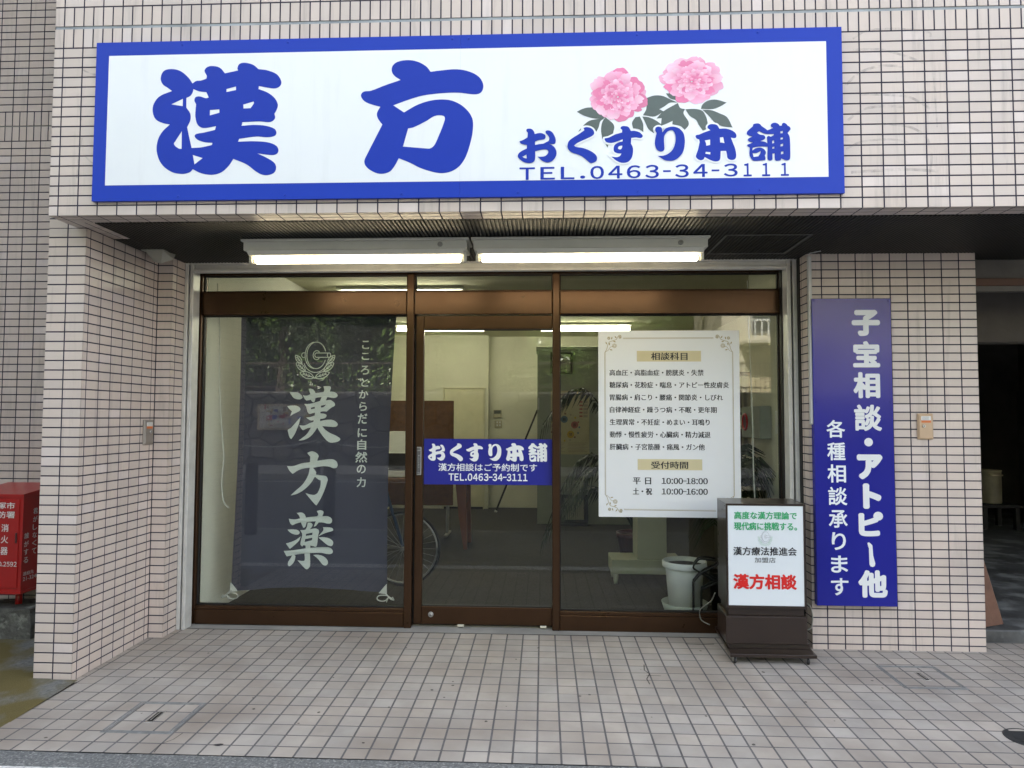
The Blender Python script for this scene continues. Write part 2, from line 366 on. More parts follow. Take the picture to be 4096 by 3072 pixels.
# traced letter outlines, metres on their panels: x,z points, * marks a corner, | parts loops
G = {
'kan':'0.516,3.015 0.53,3.052 0.569,3.062 0.614,3.051 0.655,3.018 0.677,2.987* 0.695,2.999 0.719,3.001 0.746,3.01* 0.748,3.024 0.736,3.05 0.749,3.068 0.776,3.073 0.812,3.064 0.839,3.035* 0.904,3.048* 0.901,3.061 0.911,3.081 0.939,3.086 0.979,3.075 1.006,3.053* 1.05,3.046 1.098,3.025 1.121,2.989 1.115,2.966 1.092,2.955 1.06,2.958 1.01,2.968* 1.008,2.953* 1.053,2.935 1.089,2.907 1.106,2.875 1.102,2.851 1.09,2.828* 1.094,2.808 1.083,2.793 1.064,2.787 1.016,2.791 0.932,2.789* 0.928,2.771* 0.993,2.774 1.048,2.769 1.092,2.753 1.102,2.733 1.093,2.718 1.057,2.712 1.002,2.716 0.918,2.706* 0.912,2.692* 0.987,2.693 1.058,2.687 1.101,2.67 1.114,2.647 1.106,2.629 1.083,2.623 1.01,2.632* 1.06,2.608 1.095,2.584 1.104,2.561 1.096,2.537 1.069,2.525 1.038,2.526 1.006,2.542 0.958,2.578 0.891,2.607* 0.868,2.572 0.833,2.541 0.786,2.529 0.731,2.538 0.69,2.558* 0.675,2.543 0.636,2.535 0.58,2.548 0.531,2.588 0.507,2.647 0.51,2.703 0.531,2.746 0.569,2.783* 0.533,2.791 0.497,2.81 0.481,2.846 0.484,2.886 0.513,2.925 0.575,2.951* 0.552,2.968 0.528,2.985|0.682,2.959* 0.712,2.947 0.748,2.942* 0.761,2.915* 0.745,2.912 0.717,2.921 0.695,2.918 0.689,2.902 0.698,2.882* 0.696,2.85 0.696,2.819 0.709,2.779 0.737,2.763 0.801,2.771* 0.796,2.752* 0.741,2.74 0.702,2.733 0.695,2.722 0.711,2.704 0.75,2.691 0.785,2.688* 0.782,2.677* 0.727,2.666 0.681,2.664* 0.666,2.724 0.656,2.768* 0.671,2.803 0.67,2.835 0.649,2.867* 0.648,2.915* 0.669,2.926 0.68,2.946|0.573,2.884* 0.631,2.911* 0.631,2.874*|0.63,2.749* 0.631,2.66* 0.617,2.662 0.592,2.684 0.6,2.701|0.688,2.629* 0.738,2.613* 0.698,2.582*|0.848,2.956* 0.896,2.968* 0.896,2.95* 0.849,2.941*|0.768,2.852* 0.815,2.855* 0.816,2.838* 0.768,2.825*|0.934,2.877* 0.985,2.891* 0.987,2.883 0.971,2.858* 0.936,2.857*',
'hou':'1.516,2.911 1.529,2.93 1.564,2.934 1.634,2.96 1.71,2.985* 1.68,3.006 1.666,3.03 1.671,3.058 1.698,3.077 1.749,3.083 1.795,3.073 1.834,3.05 1.856,3.023* 1.912,3.029 1.981,3.033 2.042,3.021 2.089,2.995 2.111,2.959 2.109,2.928 2.093,2.911 2.062,2.908 1.993,2.917 1.913,2.916 1.82,2.906 1.751,2.887 1.675,2.86* 1.728,2.824* 1.79,2.859 1.851,2.879 1.913,2.885 1.967,2.876 2.021,2.844 2.059,2.792 2.063,2.734 2.052,2.672 2.03,2.603 2,2.557 1.962,2.532 1.916,2.523 1.87,2.53 1.808,2.551 1.762,2.575 1.705,2.599* 1.685,2.561 1.659,2.532 1.612,2.524 1.566,2.543 1.542,2.567 1.538,2.59 1.553,2.625 1.591,2.702 1.623,2.766* 1.601,2.796 1.596,2.823 1.612,2.854* 1.573,2.865 1.534,2.883|1.749,2.745* 1.775,2.75 1.837,2.78 1.875,2.803 1.906,2.807 1.926,2.798 1.923,2.771 1.895,2.698 1.876,2.659 1.857,2.645 1.838,2.645 1.725,2.656*',
'o':'2.288,2.673* 2.303,2.678 2.326,2.691* 2.328,2.714* 2.321,2.723 2.322,2.731 2.332,2.734 2.347,2.731 2.358,2.717 2.361,2.707* 2.378,2.711 2.394,2.711 2.409,2.703 2.413,2.692 2.407,2.682 2.394,2.679 2.378,2.677 2.363,2.671* 2.362,2.661 2.363,2.654* 2.384,2.658 2.402,2.66 2.417,2.667 2.428,2.673* 2.43,2.686 2.425,2.698 2.414,2.711 2.413,2.72 2.423,2.724 2.439,2.719 2.452,2.703 2.461,2.679 2.46,2.664 2.456,2.658 2.449,2.657 2.425,2.66* 2.443,2.652 2.459,2.635 2.465,2.613 2.46,2.594 2.446,2.576 2.426,2.568 2.41,2.57 2.392,2.58 2.374,2.597* 2.391,2.596 2.41,2.599 2.423,2.611 2.425,2.624 2.417,2.631 2.404,2.632 2.384,2.629 2.363,2.623* 2.363,2.592 2.36,2.577 2.349,2.568 2.333,2.566 2.31,2.571 2.289,2.586 2.28,2.599 2.284,2.613 2.3,2.626 2.323,2.637* 2.324,2.654* 2.308,2.657 2.292,2.664|2.301,2.597* 2.321,2.608* 2.323,2.589* 2.313,2.59',
'ku':'2.593,2.733* 2.607,2.737 2.627,2.733 2.641,2.72 2.644,2.705 2.636,2.695 2.611,2.682 2.565,2.661 2.548,2.648* 2.556,2.642 2.588,2.636 2.62,2.624 2.646,2.607 2.657,2.591 2.655,2.574 2.643,2.565 2.626,2.563 2.614,2.572 2.591,2.592 2.569,2.604 2.54,2.614 2.522,2.629 2.517,2.647 2.523,2.669 2.543,2.686 2.572,2.704 2.598,2.722*',
'su':'2.694,2.681* 2.714,2.685 2.746,2.7 2.776,2.708* 2.777,2.721* 2.769,2.729 2.775,2.738 2.791,2.739 2.807,2.734 2.818,2.715* 2.836,2.715 2.858,2.708 2.873,2.693 2.872,2.685 2.864,2.68 2.842,2.683 2.82,2.681* 2.818,2.654* 2.827,2.634 2.827,2.608 2.821,2.585 2.806,2.567 2.784,2.561 2.765,2.564 2.745,2.575 2.726,2.592* 2.749,2.589 2.765,2.594 2.773,2.606* 2.754,2.608 2.739,2.616 2.736,2.632 2.742,2.649 2.759,2.66 2.778,2.665* 2.779,2.675* 2.759,2.668 2.736,2.66 2.72,2.658 2.702,2.663 2.694,2.673|2.757,2.635 2.762,2.642 2.777,2.645* 2.776,2.635 2.77,2.627 2.762,2.627 2.757,2.631',
'ri':'2.933,2.723 2.938,2.731 2.949,2.734 2.962,2.729 2.966,2.716 2.966,2.705* 2.982,2.724 3.002,2.732 3.024,2.732 3.046,2.723 3.064,2.703 3.071,2.677 3.071,2.647 3.063,2.611 3.045,2.586 3.023,2.571 3,2.568 2.978,2.572 2.945,2.592* 2.972,2.594 2.994,2.603 3.014,2.622 3.025,2.648 3.029,2.677 3.025,2.7 3.016,2.714 3.005,2.716 2.99,2.709 2.977,2.691 2.974,2.668 2.975,2.642 2.975,2.623 2.967,2.615 2.956,2.614 2.943,2.62 2.934,2.636 2.931,2.659 2.936,2.689 2.939,2.703 2.934,2.713',
'hon':'3.122,2.686 3.129,2.691 3.138,2.692* 3.161,2.702 3.192,2.713* 3.18,2.723 3.179,2.732 3.19,2.741 3.205,2.742 3.223,2.737 3.234,2.719* 3.256,2.72 3.281,2.715 3.303,2.703 3.313,2.688 3.311,2.676 3.303,2.673 3.287,2.676* 3.295,2.654 3.306,2.624 3.311,2.592 3.307,2.575 3.294,2.568 3.278,2.571 3.27,2.579 3.267,2.599 3.264,2.612* 3.239,2.612* 3.237,2.58 3.232,2.567 3.219,2.562 3.204,2.564 3.185,2.572 3.164,2.584* 3.158,2.573 3.145,2.569 3.131,2.575 3.123,2.586 3.125,2.597 3.133,2.62 3.141,2.656* 3.139,2.669* 3.127,2.674|3.165,2.664* 3.19,2.668* 3.19,2.642* 3.172,2.638* 3.17,2.652|3.236,2.677* 3.251,2.679* 3.257,2.649* 3.246,2.652 3.237,2.653*|3.169,2.609* 3.191,2.607* 3.19,2.596* 3.167,2.6*',
'po':'3.362,2.699 3.367,2.708 3.391,2.729* 3.392,2.737 3.405,2.742 3.421,2.74 3.432,2.728* 3.446,2.718 3.458,2.708* 3.485,2.719* 3.474,2.728 3.477,2.739 3.49,2.744 3.506,2.74 3.515,2.729* 3.526,2.73* 3.526,2.738 3.534,2.743 3.545,2.738 3.551,2.73* 3.562,2.722 3.565,2.712 3.559,2.704 3.55,2.694* 3.558,2.682 3.561,2.666 3.562,2.621 3.561,2.575 3.557,2.566 3.544,2.563 3.519,2.573* 3.517,2.564 3.506,2.562 3.494,2.563 3.49,2.573 3.49,2.597* 3.479,2.597* 3.479,2.57 3.472,2.563 3.461,2.565 3.456,2.573 3.458,2.629* 3.429,2.631 3.403,2.629 3.388,2.625* 3.386,2.612* 3.403,2.623 3.422,2.626 3.44,2.618 3.449,2.603 3.444,2.587* 3.447,2.577 3.445,2.567 3.437,2.565 3.393,2.563 3.381,2.573 3.373,2.591 3.375,2.627* 3.364,2.633 3.363,2.641* 3.378,2.646 3.391,2.652* 3.375,2.655 3.366,2.663 3.371,2.671 3.388,2.68* 3.374,2.684 3.363,2.69|3.409,2.698* 3.419,2.705* 3.448,2.692 3.488,2.69* 3.486,2.684* 3.473,2.677* 3.462,2.681 3.455,2.676* 3.457,2.645* 3.445,2.653 3.424,2.657* 3.442,2.665 3.447,2.674 3.442,2.684 3.423,2.688|3.387,2.6* 3.406,2.6 3.425,2.61* 3.424,2.6 3.414,2.584* 3.392,2.581*|3.518,2.703* 3.53,2.705* 3.529,2.694* 3.518,2.693*|3.518,2.672* 3.53,2.674* 3.529,2.664* 3.518,2.663*|3.479,2.658* 3.488,2.66* 3.488,2.647* 3.479,2.645*|3.518,2.641* 3.53,2.644* 3.529,2.632* 3.517,2.63*|3.479,2.627* 3.489,2.63* 3.488,2.62* 3.479,2.619*|3.519,2.605* 3.53,2.607* 3.53,2.595* 3.519,2.592*',
'bkan':'0.69,1.519* 0.718,1.516 0.746,1.515 0.771,1.501 0.783,1.484 0.779,1.474 0.765,1.468 0.74,1.47 0.719,1.48|0.677,1.422* 0.706,1.426 0.741,1.425 0.762,1.415 0.77,1.403 0.765,1.391 0.742,1.379 0.718,1.368 0.699,1.355* 0.71,1.387* 0.694,1.401|0.771,1.349* 0.763,1.311 0.748,1.27 0.731,1.232 0.709,1.201* 0.698,1.211 0.685,1.252 0.685,1.263 0.707,1.277|0.785,1.496* 0.81,1.493 0.838,1.502* 0.825,1.539* 0.841,1.54 0.858,1.533 0.869,1.519 0.873,1.51* 0.901,1.514 0.927,1.518* 0.932,1.533 0.926,1.556* 0.953,1.557 0.97,1.556 0.976,1.547 0.972,1.531 0.968,1.521* 0.992,1.519 1.013,1.51 1.022,1.497 1.017,1.485 0.999,1.478 0.954,1.484* 0.942,1.461* 0.972,1.464 0.993,1.453 1.006,1.435 0.999,1.422 0.983,1.414 0.95,1.386* 0.931,1.388 0.908,1.385* 0.909,1.374* 0.931,1.372 0.949,1.364 0.947,1.35 0.935,1.341 0.907,1.336* 0.907,1.322* 0.939,1.329 0.974,1.332 1.002,1.326 1.023,1.309 1.025,1.295 1.013,1.285 0.989,1.284 0.922,1.289* 0.944,1.264 0.975,1.243 1.014,1.226 1.042,1.208 1.045,1.201 1.032,1.187 1.004,1.18 0.976,1.18 0.952,1.195 0.927,1.223 0.902,1.257 0.889,1.279* 0.877,1.26 0.853,1.229 0.826,1.208 0.791,1.194 0.76,1.191* 0.78,1.205 0.815,1.232 0.835,1.26 0.845,1.279* 0.821,1.274 0.79,1.26* 0.779,1.27 0.764,1.293* 0.8,1.293 0.841,1.31 0.861,1.316* 0.864,1.327* 0.841,1.327 0.825,1.336 0.811,1.346* 0.841,1.35 0.87,1.36* 0.871,1.379* 0.854,1.375 0.837,1.369* 0.826,1.375 0.817,1.391 0.81,1.418 0.796,1.437* 0.839,1.439 0.874,1.448 0.904,1.457* 0.915,1.483* 0.891,1.481 0.873,1.477* 0.87,1.46 0.863,1.45 0.853,1.451 0.841,1.465* 0.812,1.46* 0.8,1.47|0.842,1.412* 0.87,1.419* 0.869,1.406* 0.844,1.401*|0.911,1.426* 0.946,1.433* 0.93,1.417 0.912,1.413*',
'bhou':'0.683,1.019* 0.727,1.02 0.781,1.038 0.842,1.047* 0.844,1.083* 0.822,1.109* 0.854,1.12 0.886,1.109 0.902,1.089 0.897,1.075 0.893,1.057* 0.94,1.064 0.993,1.068 1.02,1.055 1.03,1.032 1.024,1.013 1.005,1.008 0.973,1.018 0.93,1.021 0.864,1.01* 0.886,0.981 0.884,0.965* 0.921,0.96 0.953,0.955 0.965,0.937 0.964,0.922 0.944,0.859 0.918,0.801 0.892,0.76* 0.879,0.77 0.849,0.801 0.814,0.841* 0.848,0.832 0.88,0.831 0.901,0.848 0.917,0.89 0.919,0.926* 0.9,0.934 0.878,0.951* 0.852,0.91 0.81,0.868 0.758,0.836 0.711,0.823* 0.747,0.857 0.794,0.899 0.83,0.957 0.842,1.01* 0.797,1.004 0.76,0.991 0.723,0.968* 0.701,0.988',
'byaku':'0.702,0.669* 0.74,0.664 0.779,0.671* 0.771,0.691 0.755,0.707* 0.787,0.711 0.808,0.701 0.816,0.688 0.819,0.678* 0.862,0.684 0.899,0.688* 0.906,0.702 0.895,0.723* 0.919,0.729 0.938,0.723 0.942,0.713 0.933,0.689* 0.968,0.69 0.995,0.675 0.999,0.656 0.99,0.643 0.969,0.641 0.937,0.648 0.91,0.648* 0.889,0.624 0.876,0.619* 0.889,0.655* 0.852,0.652 0.825,0.647* 0.818,0.621 0.804,0.61 0.793,0.628 0.785,0.646* 0.756,0.638 0.727,0.625* 0.713,0.638|0.695,0.596* 0.73,0.598 0.762,0.594 0.777,0.581 0.773,0.568 0.757,0.563 0.731,0.568 0.709,0.581|0.786,0.553* 0.774,0.524 0.743,0.493 0.714,0.469* 0.703,0.482 0.687,0.505* 0.716,0.513 0.753,0.529|0.94,0.617* 0.969,0.617 1.001,0.612 1.008,0.599 1.001,0.592 0.97,0.583 0.943,0.573 0.906,0.554* 0.927,0.578 0.943,0.599|0.909,0.549* 0.949,0.551 0.986,0.542 1.008,0.522 1.005,0.498 0.992,0.493 0.971,0.501 0.944,0.521|0.781,0.594* 0.815,0.597 0.826,0.613 0.833,0.644* 0.852,0.645 0.867,0.634 0.863,0.619 0.847,0.6* 0.879,0.607 0.9,0.605 0.913,0.591 0.906,0.557 0.902,0.51 0.894,0.487 0.876,0.489 0.853,0.494* 0.854,0.478* 0.908,0.484 0.961,0.486 0.992,0.48 1.008,0.46 1.001,0.444 0.972,0.441 0.929,0.448 0.851,0.443* 0.853,0.36 0.841,0.341 0.828,0.336 0.809,0.349 0.766,0.394* 0.798,0.39 0.814,0.395 0.813,0.439* 0.765,0.433 0.728,0.426 0.694,0.419* 0.685,0.433 0.673,0.455* 0.728,0.459 0.781,0.467 0.82,0.474* 0.82,0.491* 0.807,0.494 0.796,0.485* 0.785,0.498 0.787,0.524 0.795,0.566|0.821,0.569* 0.868,0.58* 0.866,0.564* 0.821,0.556*|0.816,0.535* 0.867,0.546* 0.864,0.529* 0.813,0.515*|0.731,0.428* 0.749,0.426 0.75,0.405 0.74,0.379 0.714,0.355 0.703,0.363 0.705,0.384 0.718,0.404|0.874,0.432* 0.908,0.435 0.946,0.425 0.97,0.405 0.977,0.387 0.97,0.369 0.952,0.366 0.936,0.376 0.909,0.407',
'leaves':'2.562,2.813* 2.587,2.826 2.617,2.833 2.666,2.827 2.7,2.786* 2.689,2.78 2.647,2.779 2.598,2.793|2.591,2.745* 2.621,2.768 2.666,2.777 2.694,2.78* 2.674,2.765 2.666,2.738 2.655,2.715* 2.64,2.735 2.613,2.745|2.698,2.784* 2.683,2.761 2.677,2.723 2.683,2.68* 2.711,2.693* 2.734,2.705* 2.738,2.745|2.894,2.875* 2.929,2.886 2.967,2.884 3.004,2.867 3.037,2.85* 3.004,2.85 2.978,2.833 2.953,2.819* 2.974,2.808* 2.96,2.799 2.929,2.784 2.891,2.789 2.876,2.791* 2.892,2.823|3.041,2.848* 3.052,2.824 3.074,2.818* 3.067,2.797 3.089,2.759 3.09,2.739 3.072,2.717* 3.051,2.736 3.014,2.745* 3.016,2.762* 2.988,2.749 2.96,2.738* 2.964,2.776* 2.94,2.774* 2.97,2.807|3.076,2.817* 3.115,2.818 3.145,2.813 3.16,2.803 3.174,2.776 3.18,2.749* 3.17,2.717* 3.157,2.712* 3.139,2.739 3.126,2.764 3.096,2.785|3.149,2.817* 3.156,2.838 3.183,2.857 3.22,2.861 3.27,2.846* 3.238,2.827 3.204,2.816|3.156,2.813* 3.197,2.81 3.237,2.794 3.271,2.775 3.296,2.725* 3.244,2.733 3.211,2.753 3.185,2.784|2.839,2.782* 2.861,2.785* 2.876,2.75 2.877,2.71* 2.854,2.724 2.829,2.728* 2.824,2.755|2.873,2.785* 2.902,2.781 2.936,2.765 2.968,2.741* 2.943,2.742 2.923,2.727 2.928,2.702* 2.902,2.723 2.887,2.754|2.985,2.895* 3.012,2.896* 3.03,2.882* 3.03,2.863* 3.004,2.871|2.568,2.715* 2.58,2.732* 2.581,2.724*|2.698,2.653* 2.71,2.649* 2.708,2.636*|2.99,2.689* 2.985,2.678* 2.994,2.671*',
}
# ------------------------------------------------------------------ materials
ZS = 2.34
tile_m = M('wall_tile', (.585, .502, .452), rough=.34, var=.05, vscale=3, bump=.12, bscale=180, tint=True, spec=.5, vari2=((.40, .35, .32), 1.1, .60, .88), streak=.30)
ftile_m = M('floor_tile', (.365, .335, .305), rough=.62, var=.14, vscale=5, bump=.25, bscale=260, tint=True, vari2=((.25, .215, .185), 1.6, .48, .75), spec=.35)
mortar_m = M('mortar', (.030, .027, .048), rough=.9, var=.35, vscale=9, bump=.3, bscale=200)
fmortar_m = M('floor_mortar', (.11, .105, .11), rough=.9, var=.3, vscale=9, bump=.3, bscale=200)
sealant_m = M('sealant', (.30, .33, .36), rough=.6, var=.35, vscale=4)
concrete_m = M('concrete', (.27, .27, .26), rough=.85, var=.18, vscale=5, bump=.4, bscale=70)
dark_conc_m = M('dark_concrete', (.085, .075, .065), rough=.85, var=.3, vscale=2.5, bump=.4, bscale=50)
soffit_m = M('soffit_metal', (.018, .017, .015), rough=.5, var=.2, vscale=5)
alu_m = M('white_aluminium', (.62, .62, .60), rough=.4, metal=.2, var=.12, vscale=9, bump=.05, bscale=90)
bronze_m = M('bronze_aluminium', (.062, .031, .015), rough=.30, metal=.6, var=.10, vscale=6, bump=.06, bscale=120, aniso=(1, 8, 14))
dark_m = M('dark_gasket', (.012, .011, .011), rough=.6)
steel_m = M('brushed_steel', (.5, .5, .49), rough=.35, metal=.9, var=.1, vscale=12)
black_m = M('black_plastic', (.015, .015, .016), rough=.5)
white_p = M('white_plastic', (.72, .72, .69), rough=.4, var=.04)
GLASS = glass_mat()
plaster_m = M('cream_plaster', (.68, .67, .55), rough=.9, var=.05, vscale=2, bump=.15, bscale=150)
ceil_m = M('ceiling_board', (.60, .58, .42), rough=.9, var=.04)
carpet_m = M('grey_carpet', (.04, .035, .03), rough=.95, var=.35, vscale=40, bump=.3, bscale=300)

def wt(u, v):
    k = rnd.uniform(.95, 1.045); w = rnd.uniform(-.012, .012)
    if rnd.random() < .03: return (k*1.08, k*1.10, k*1.15)
    return (k+w, k, k-w)
def wt_old(u, v):
    k = rnd.uniform(.95, 1.045); w = rnd.uniform(-.012, .012)
    if rnd.random() < .10: return (k*1.10, k*1.12, k*1.16)
    return (k+w, k, k-w)
def ft(u, v):
    k = rnd.uniform(.91, 1.07); w = rnd.uniform(-.02, .025); return (k+w, k, k-w)

X_, Y_, Z_ = Vector((1, 0, 0)), Vector((0, 1, 0)), Vector((0, 0, 1))

# ------------------------------------------------------------------ ground
def gz(y): return .0125*(y-.2)
g = MB()
th = math.atan(.0125)
us = [0.0395]+arange(.1370, 9.1, .0975)
vs = [-.4775]+arange(-.395, 1.1, .0975)
sl = Vector((0, 1, .0125))
us2 = [.0055]+us; NF = Vector((0, -.0125, 1)).normalized()
tile_cells(g, (0, 0, gz(0)), X_, sl, NF, us, vs[:8], g=.0085, d=.0013, ch=.0006, edge=(0, 1, 0, 0), tintf=ft, jit=.00025)
tile_cells(g, (0, 0, gz(0)), X_, sl, NF, us2, vs[7:], g=.0085, d=.0013, ch=.0006, edge=(0, 1, 1, 1), tintf=ft, jit=.00025)
# concrete strip in front of the shop front
g.face([(0, 1.0765, gz(1.0765)-.001), (9, 1.0765, gz(1.0765)-.001), (9, 1.30, gz(1.3)-.001), (0, 1.30, gz(1.3)-.001)], 2, t=(1, 1, 1))
tag(g.build('forecourt', [ftile_m, fmortar_m, concrete_m]), kind='structure')

ck = MB(); rk_ = random.Random(3)
def fpath(pts, w_):
    for a, c in zip(pts, pts[1:]):
        d = Vector((c[0]-a[0], c[1]-a[1])).normalized(); e = Vector((-d.y, d.x))*w_/2
        ck.face([(a[0]-e.x, a[1]-e.y, gz(a[1])+.0004), (c[0]-e.x, c[1]-e.y, gz(c[1])+.0004), (c[0]+e.x, c[1]+e.y, gz(c[1])+.0004), (a[0]+e.x, a[1]+e.y, gz(a[1])+.0004)])
fpath([(2.955, .60), (2.945, .52), (2.965, .47), (2.94, .40), (2.945, .33)], .006); fpath([(2.945, .45), (3.02, .445)], .006); fpath([(.86, -.30), (.85, -.36), (.82, -.40), (.83, -.47)], .004); fpath([(3.25, .95), (3.34, .945), (3.42, .955)], .012)
for k in range(46):
    x, y, r_ = rk_.uniform(.2, 4.9), rk_.uniform(-.46, 1.0), rk_.uniform(.003, .009)
    ck.face([(x+r_*rk_.uniform(.7, 1.3)*math.cos(6.28*i/9), y+r_*rk_.uniform(.7, 1.3)*math.sin(6.28*i/9), gz(y)+.0003) for i in range(9)])
tag(ck.build('forecourt_cracks', alpha_mat('crack_dirt', (.05, .047, .045), .65)), kind='structure')
asphalt_m = M('asphalt', (.15, .157, .16), rough=.9, var=.45, vscale=90, bump=.9, bscale=220, bdist=.006, vari2=((.34, .345, .34), 110, .54, .68))
moss_m = M('mossy_asphalt', (.15, .155, .15), rough=.95, var=.4, vscale=60, bump=.8, bscale=200, bdist=.005, vari2=((.115, .092, .028), 3.2, .40, .56))
line_m = M('road_paint', (.62, .63, .62), rough=.8, var=.3, vscale=50, bump=.9, bscale=200, bdist=.004, vari2=((.15, .15, .15), 45, .56, .66))
road_m = M('road_asphalt', (.075, .076, .08), rough=.85, var=.25, vscale=30, bump=.5, bscale=150)
pave_m = M('paving', (.25, .24, .23), rough=.85, var=.2, vscale=8, bump=.3, bscale=60)

def sheet(name, x0, x1, y0, y1, zf, mat, nx=2, ny=2, kind='structure'):
    b = MB(); V = []
    for j in range(ny+1):
        for i in range(nx+1):
            x = x0+(x1-x0)*i/nx; y = y0+(y1-y0)*j/ny; V.append((x, y, zf(x, y)))
    F = [(j*(nx+1)+i, j*(nx+1)+i+1, (j+1)*(nx+1)+i+1, (j+1)*(nx+1)+i) for j in range(ny) for i in range(nx)]
    b.raw(V, F); return tag(b.build(name, mat), kind=kind)
sheet('ground', -150, 150, -150, 150, lambda x, y: -.16, road_m)
sheet('alley', -9, .044, -.472, .205, lambda x, y: -.012+.055*max(0, min(1, (y+.4)/1.4)), moss_m, 40, 20)
sheet('alley', -9, -.1, .205, 1.6, lambda x, y: -.012+.055*max(0, min(1, (y+.4)/1.4)), moss_m, 40, 30)
sheet('gutter', -9, 14, -.598, -.477, lambda x, y: -.0135+.001*math.sin(x*9), asphalt_m, 60, 3)
sheet('edge_line', -9, 14, -.74, -.598, lambda x, y: -.012, line_m, 40, 1)
sheet('sidewalk', -30, 40, -2.6, -.74, lambda x, y: -.016, asphalt_m)
b = MB(); b.box(-30, 40, -2.72, -2.6, -.15, -.008, .012); tag(b.build('kerb', concrete_m), kind='structure')
sheet('road', -60, 80, -10.4, -2.72, lambda x, y: -.13, road_m)
b = MB(); b.box(-60, 80, -10.52, -10.4, -.15, .01, .012); tag(b.build('far_kerb', concrete_m), kind='structure')
sheet('far_sidewalk', -60, 80, -13.4, -10.52, lambda x, y: .0, pave_m)
for yy in (-3.3, -9.9):
    sheet('road_line', -60, 80, yy-.06, yy+.06, lambda x, y: -.126, line_m)

# ------------------------------------------------------------------ the building
B = thing('shop_building', 'two-tone pink-beige tiled shop building with recessed glass front and dark soffit', 'building', (2, 1, 0))
# fascia
f = MB()
cols = [-.047]+arange(0, 7.2, .1)
tile_cells(f, (0, 0, ZS), X_, Z_, -Y_, cols, arange(0, .85, .05), edge=(0, 1, 0, 1), tintf=wt_old)
sold = [-.047]+arange(0, 7.2, .05)
tile_cells(f, (0, 0, ZS), X_, Z_, -Y_, sold, [.85, .9475], edge=(0, 1, 1, 0), tintf=wt_old)
tile_cells(f, (0, 0, ZS), X_, Z_, -Y_, sold, [.9625, 1.06], edge=(0, 1, 0, 1), tintf=wt)
tile_cells(f, (0, 0, ZS), X_, Z_, -Y_, cols, arange(1.06, 2.6, .05), edge=(0, 1, 1, 1), tintf=wt)
f.face([(-.047, .0035, ZS+.9475), (7.2, .0035, ZS+.9475), (7.2, .0035, ZS+.9625), (-.047, .0035, ZS+.9625)], 2, t=(1, 1, 1))
# left end of the fascia
tile_cells(f, (-.047, 0, ZS), Y_, Z_, -X_, [0, .053, .153, .213], arange(0, 2.6, .05), edge=(0, 0, 0, 1), tintf=wt)
# tiled under edge
tile_cells(f, (0, 0, ZS), X_, Y_, -Z_, [-.047]+arange(0, 7.2, .1), [0, .022, .071, .122], edge=(0, 1, 0, 0), tintf=wt)
tile_cells(f, (0, 0, ZS), X_, Y_, -Z_, [-.047, 0, .055, .105], [.122, .222, .322, .445], edge=(0, 0, 0, 0), tintf=wt)
f.build('fascia', [tile_m, mortar_m, sealant_m], B)
# upper storeys: masonry behind and above, unseen height raised to shade the street
u = MB(); u.box(-.046, 14, .004, 1.32, ZS+.03, 2.95, .001); u.box(-.046, 14, .004, 11, 2.96, 21, .001); u.box(-14, -.048, 1.125, 11, 0, 21, .001)
u.build('upper_wall', concrete_m, B)
# left pillar
p = MB()
rows = [-ZS+.0]+[-.05*n for n in range(46, -1, -1)]
rowsL = [-2.40]+[-.05*n for n in range(46, -1, -1)]
tile_cells(p, (0, .215, ZS), X_, Z_, -Y_, [-.2, -.0985, .003], rowsL, edge=(0, 0, 0, 1), tintf=wt)
tile_cells(p, (.003, 0, ZS), Y_, Z_, X_, [.215]+arange(.2515, .86, .1)+[.893], rowsL, edge=(0, 1, 0, 1), tintf=wt)
tile_cells(p, (0, .893, ZS), X_, Z_, -Y_, [.003, .097], rowsL, edge=(1, 0, 0, 1), tintf=wt)
tile_cells(p, (.097, 0, ZS), Y_, Z_, X_, [.893, .944, 1.04], rowsL, edge=(0, 0, 0, 1), tintf=wt)
tile_cells(p, (0, .215, ZS), X_, Z_, -Y_, [-.2, -.0985, -.049], arange(0, 2.7, .05), edge=(0, 0, 0, 1), tintf=wt)
p.box(-.199, .0015-.001, .2175, 1.12, -.05, 5.03, .001, 1); p.box(0, .094, .897, 1.12, -.05, ZS+.02, .001, 1)
p.build('pillar', [tile_m, mortar_m], B)
# right pillar
p = MB()
rowsR = [-2.37]+[-.05*n for n in range(46, -1, -1)]
tile_cells(p, (0, .902, ZS), X_, Z_, -Y_, [3.975]+[round(4.064+.1*j, 4) for j in range(9)]+[4.96], rowsR, edge=(0, 0, 0, 1), tintf=wt)
tile_cells(p, (3.975, 0, ZS), Y_, Z_, -X_, [.902, .98, 1.06], rowsR, edge=(0, 0, 0, 1), tintf=wt)
tile_cells(p, (4.96, 0, ZS), Y_, Z_, X_, [.902, .995, 1.095, 1.2, 1.3], rowsR, edge=(0, 0, 0, 1), tintf=wt)
p.box(3.9785, 4.956, .906, 1.30, -.05, ZS+.02, .001, 1)
p.build('pillar', [tile_m, mortar_m], B)
# left side wall, further back
w = MB()
lc = arange(-3.861, -.2, .1)
tile_cells(w, (0, 1.12, ZS), X_, Z_, -Y_, lc, [-2.31]+[-.05*n for n in range(46, -1, -1)]+arange(.05, .85, .05), edge=(1, 1, 0, 1), tintf=wt)
ls = arange(-3.861, -.2, .05)
tile_cells(w, (0, 1.12, ZS), X_, Z_, -Y_, ls, [.85, .9475], edge=(1, 1, 1, 0), tintf=wt)
tile_cells(w, (0, 1.12, ZS), X_, Z_, -Y_, ls, [.9555, 1.05], edge=(1, 1, 0, 1), tintf=wt)
tile_cells(w, (0, 1.12, ZS), X_, Z_, -Y_, lc, arange(1.05, 2.7, .05), edge=(1, 1, 1, 1), tintf=wt)
w.build('side_wall', [tile_m, mortar_m], B)
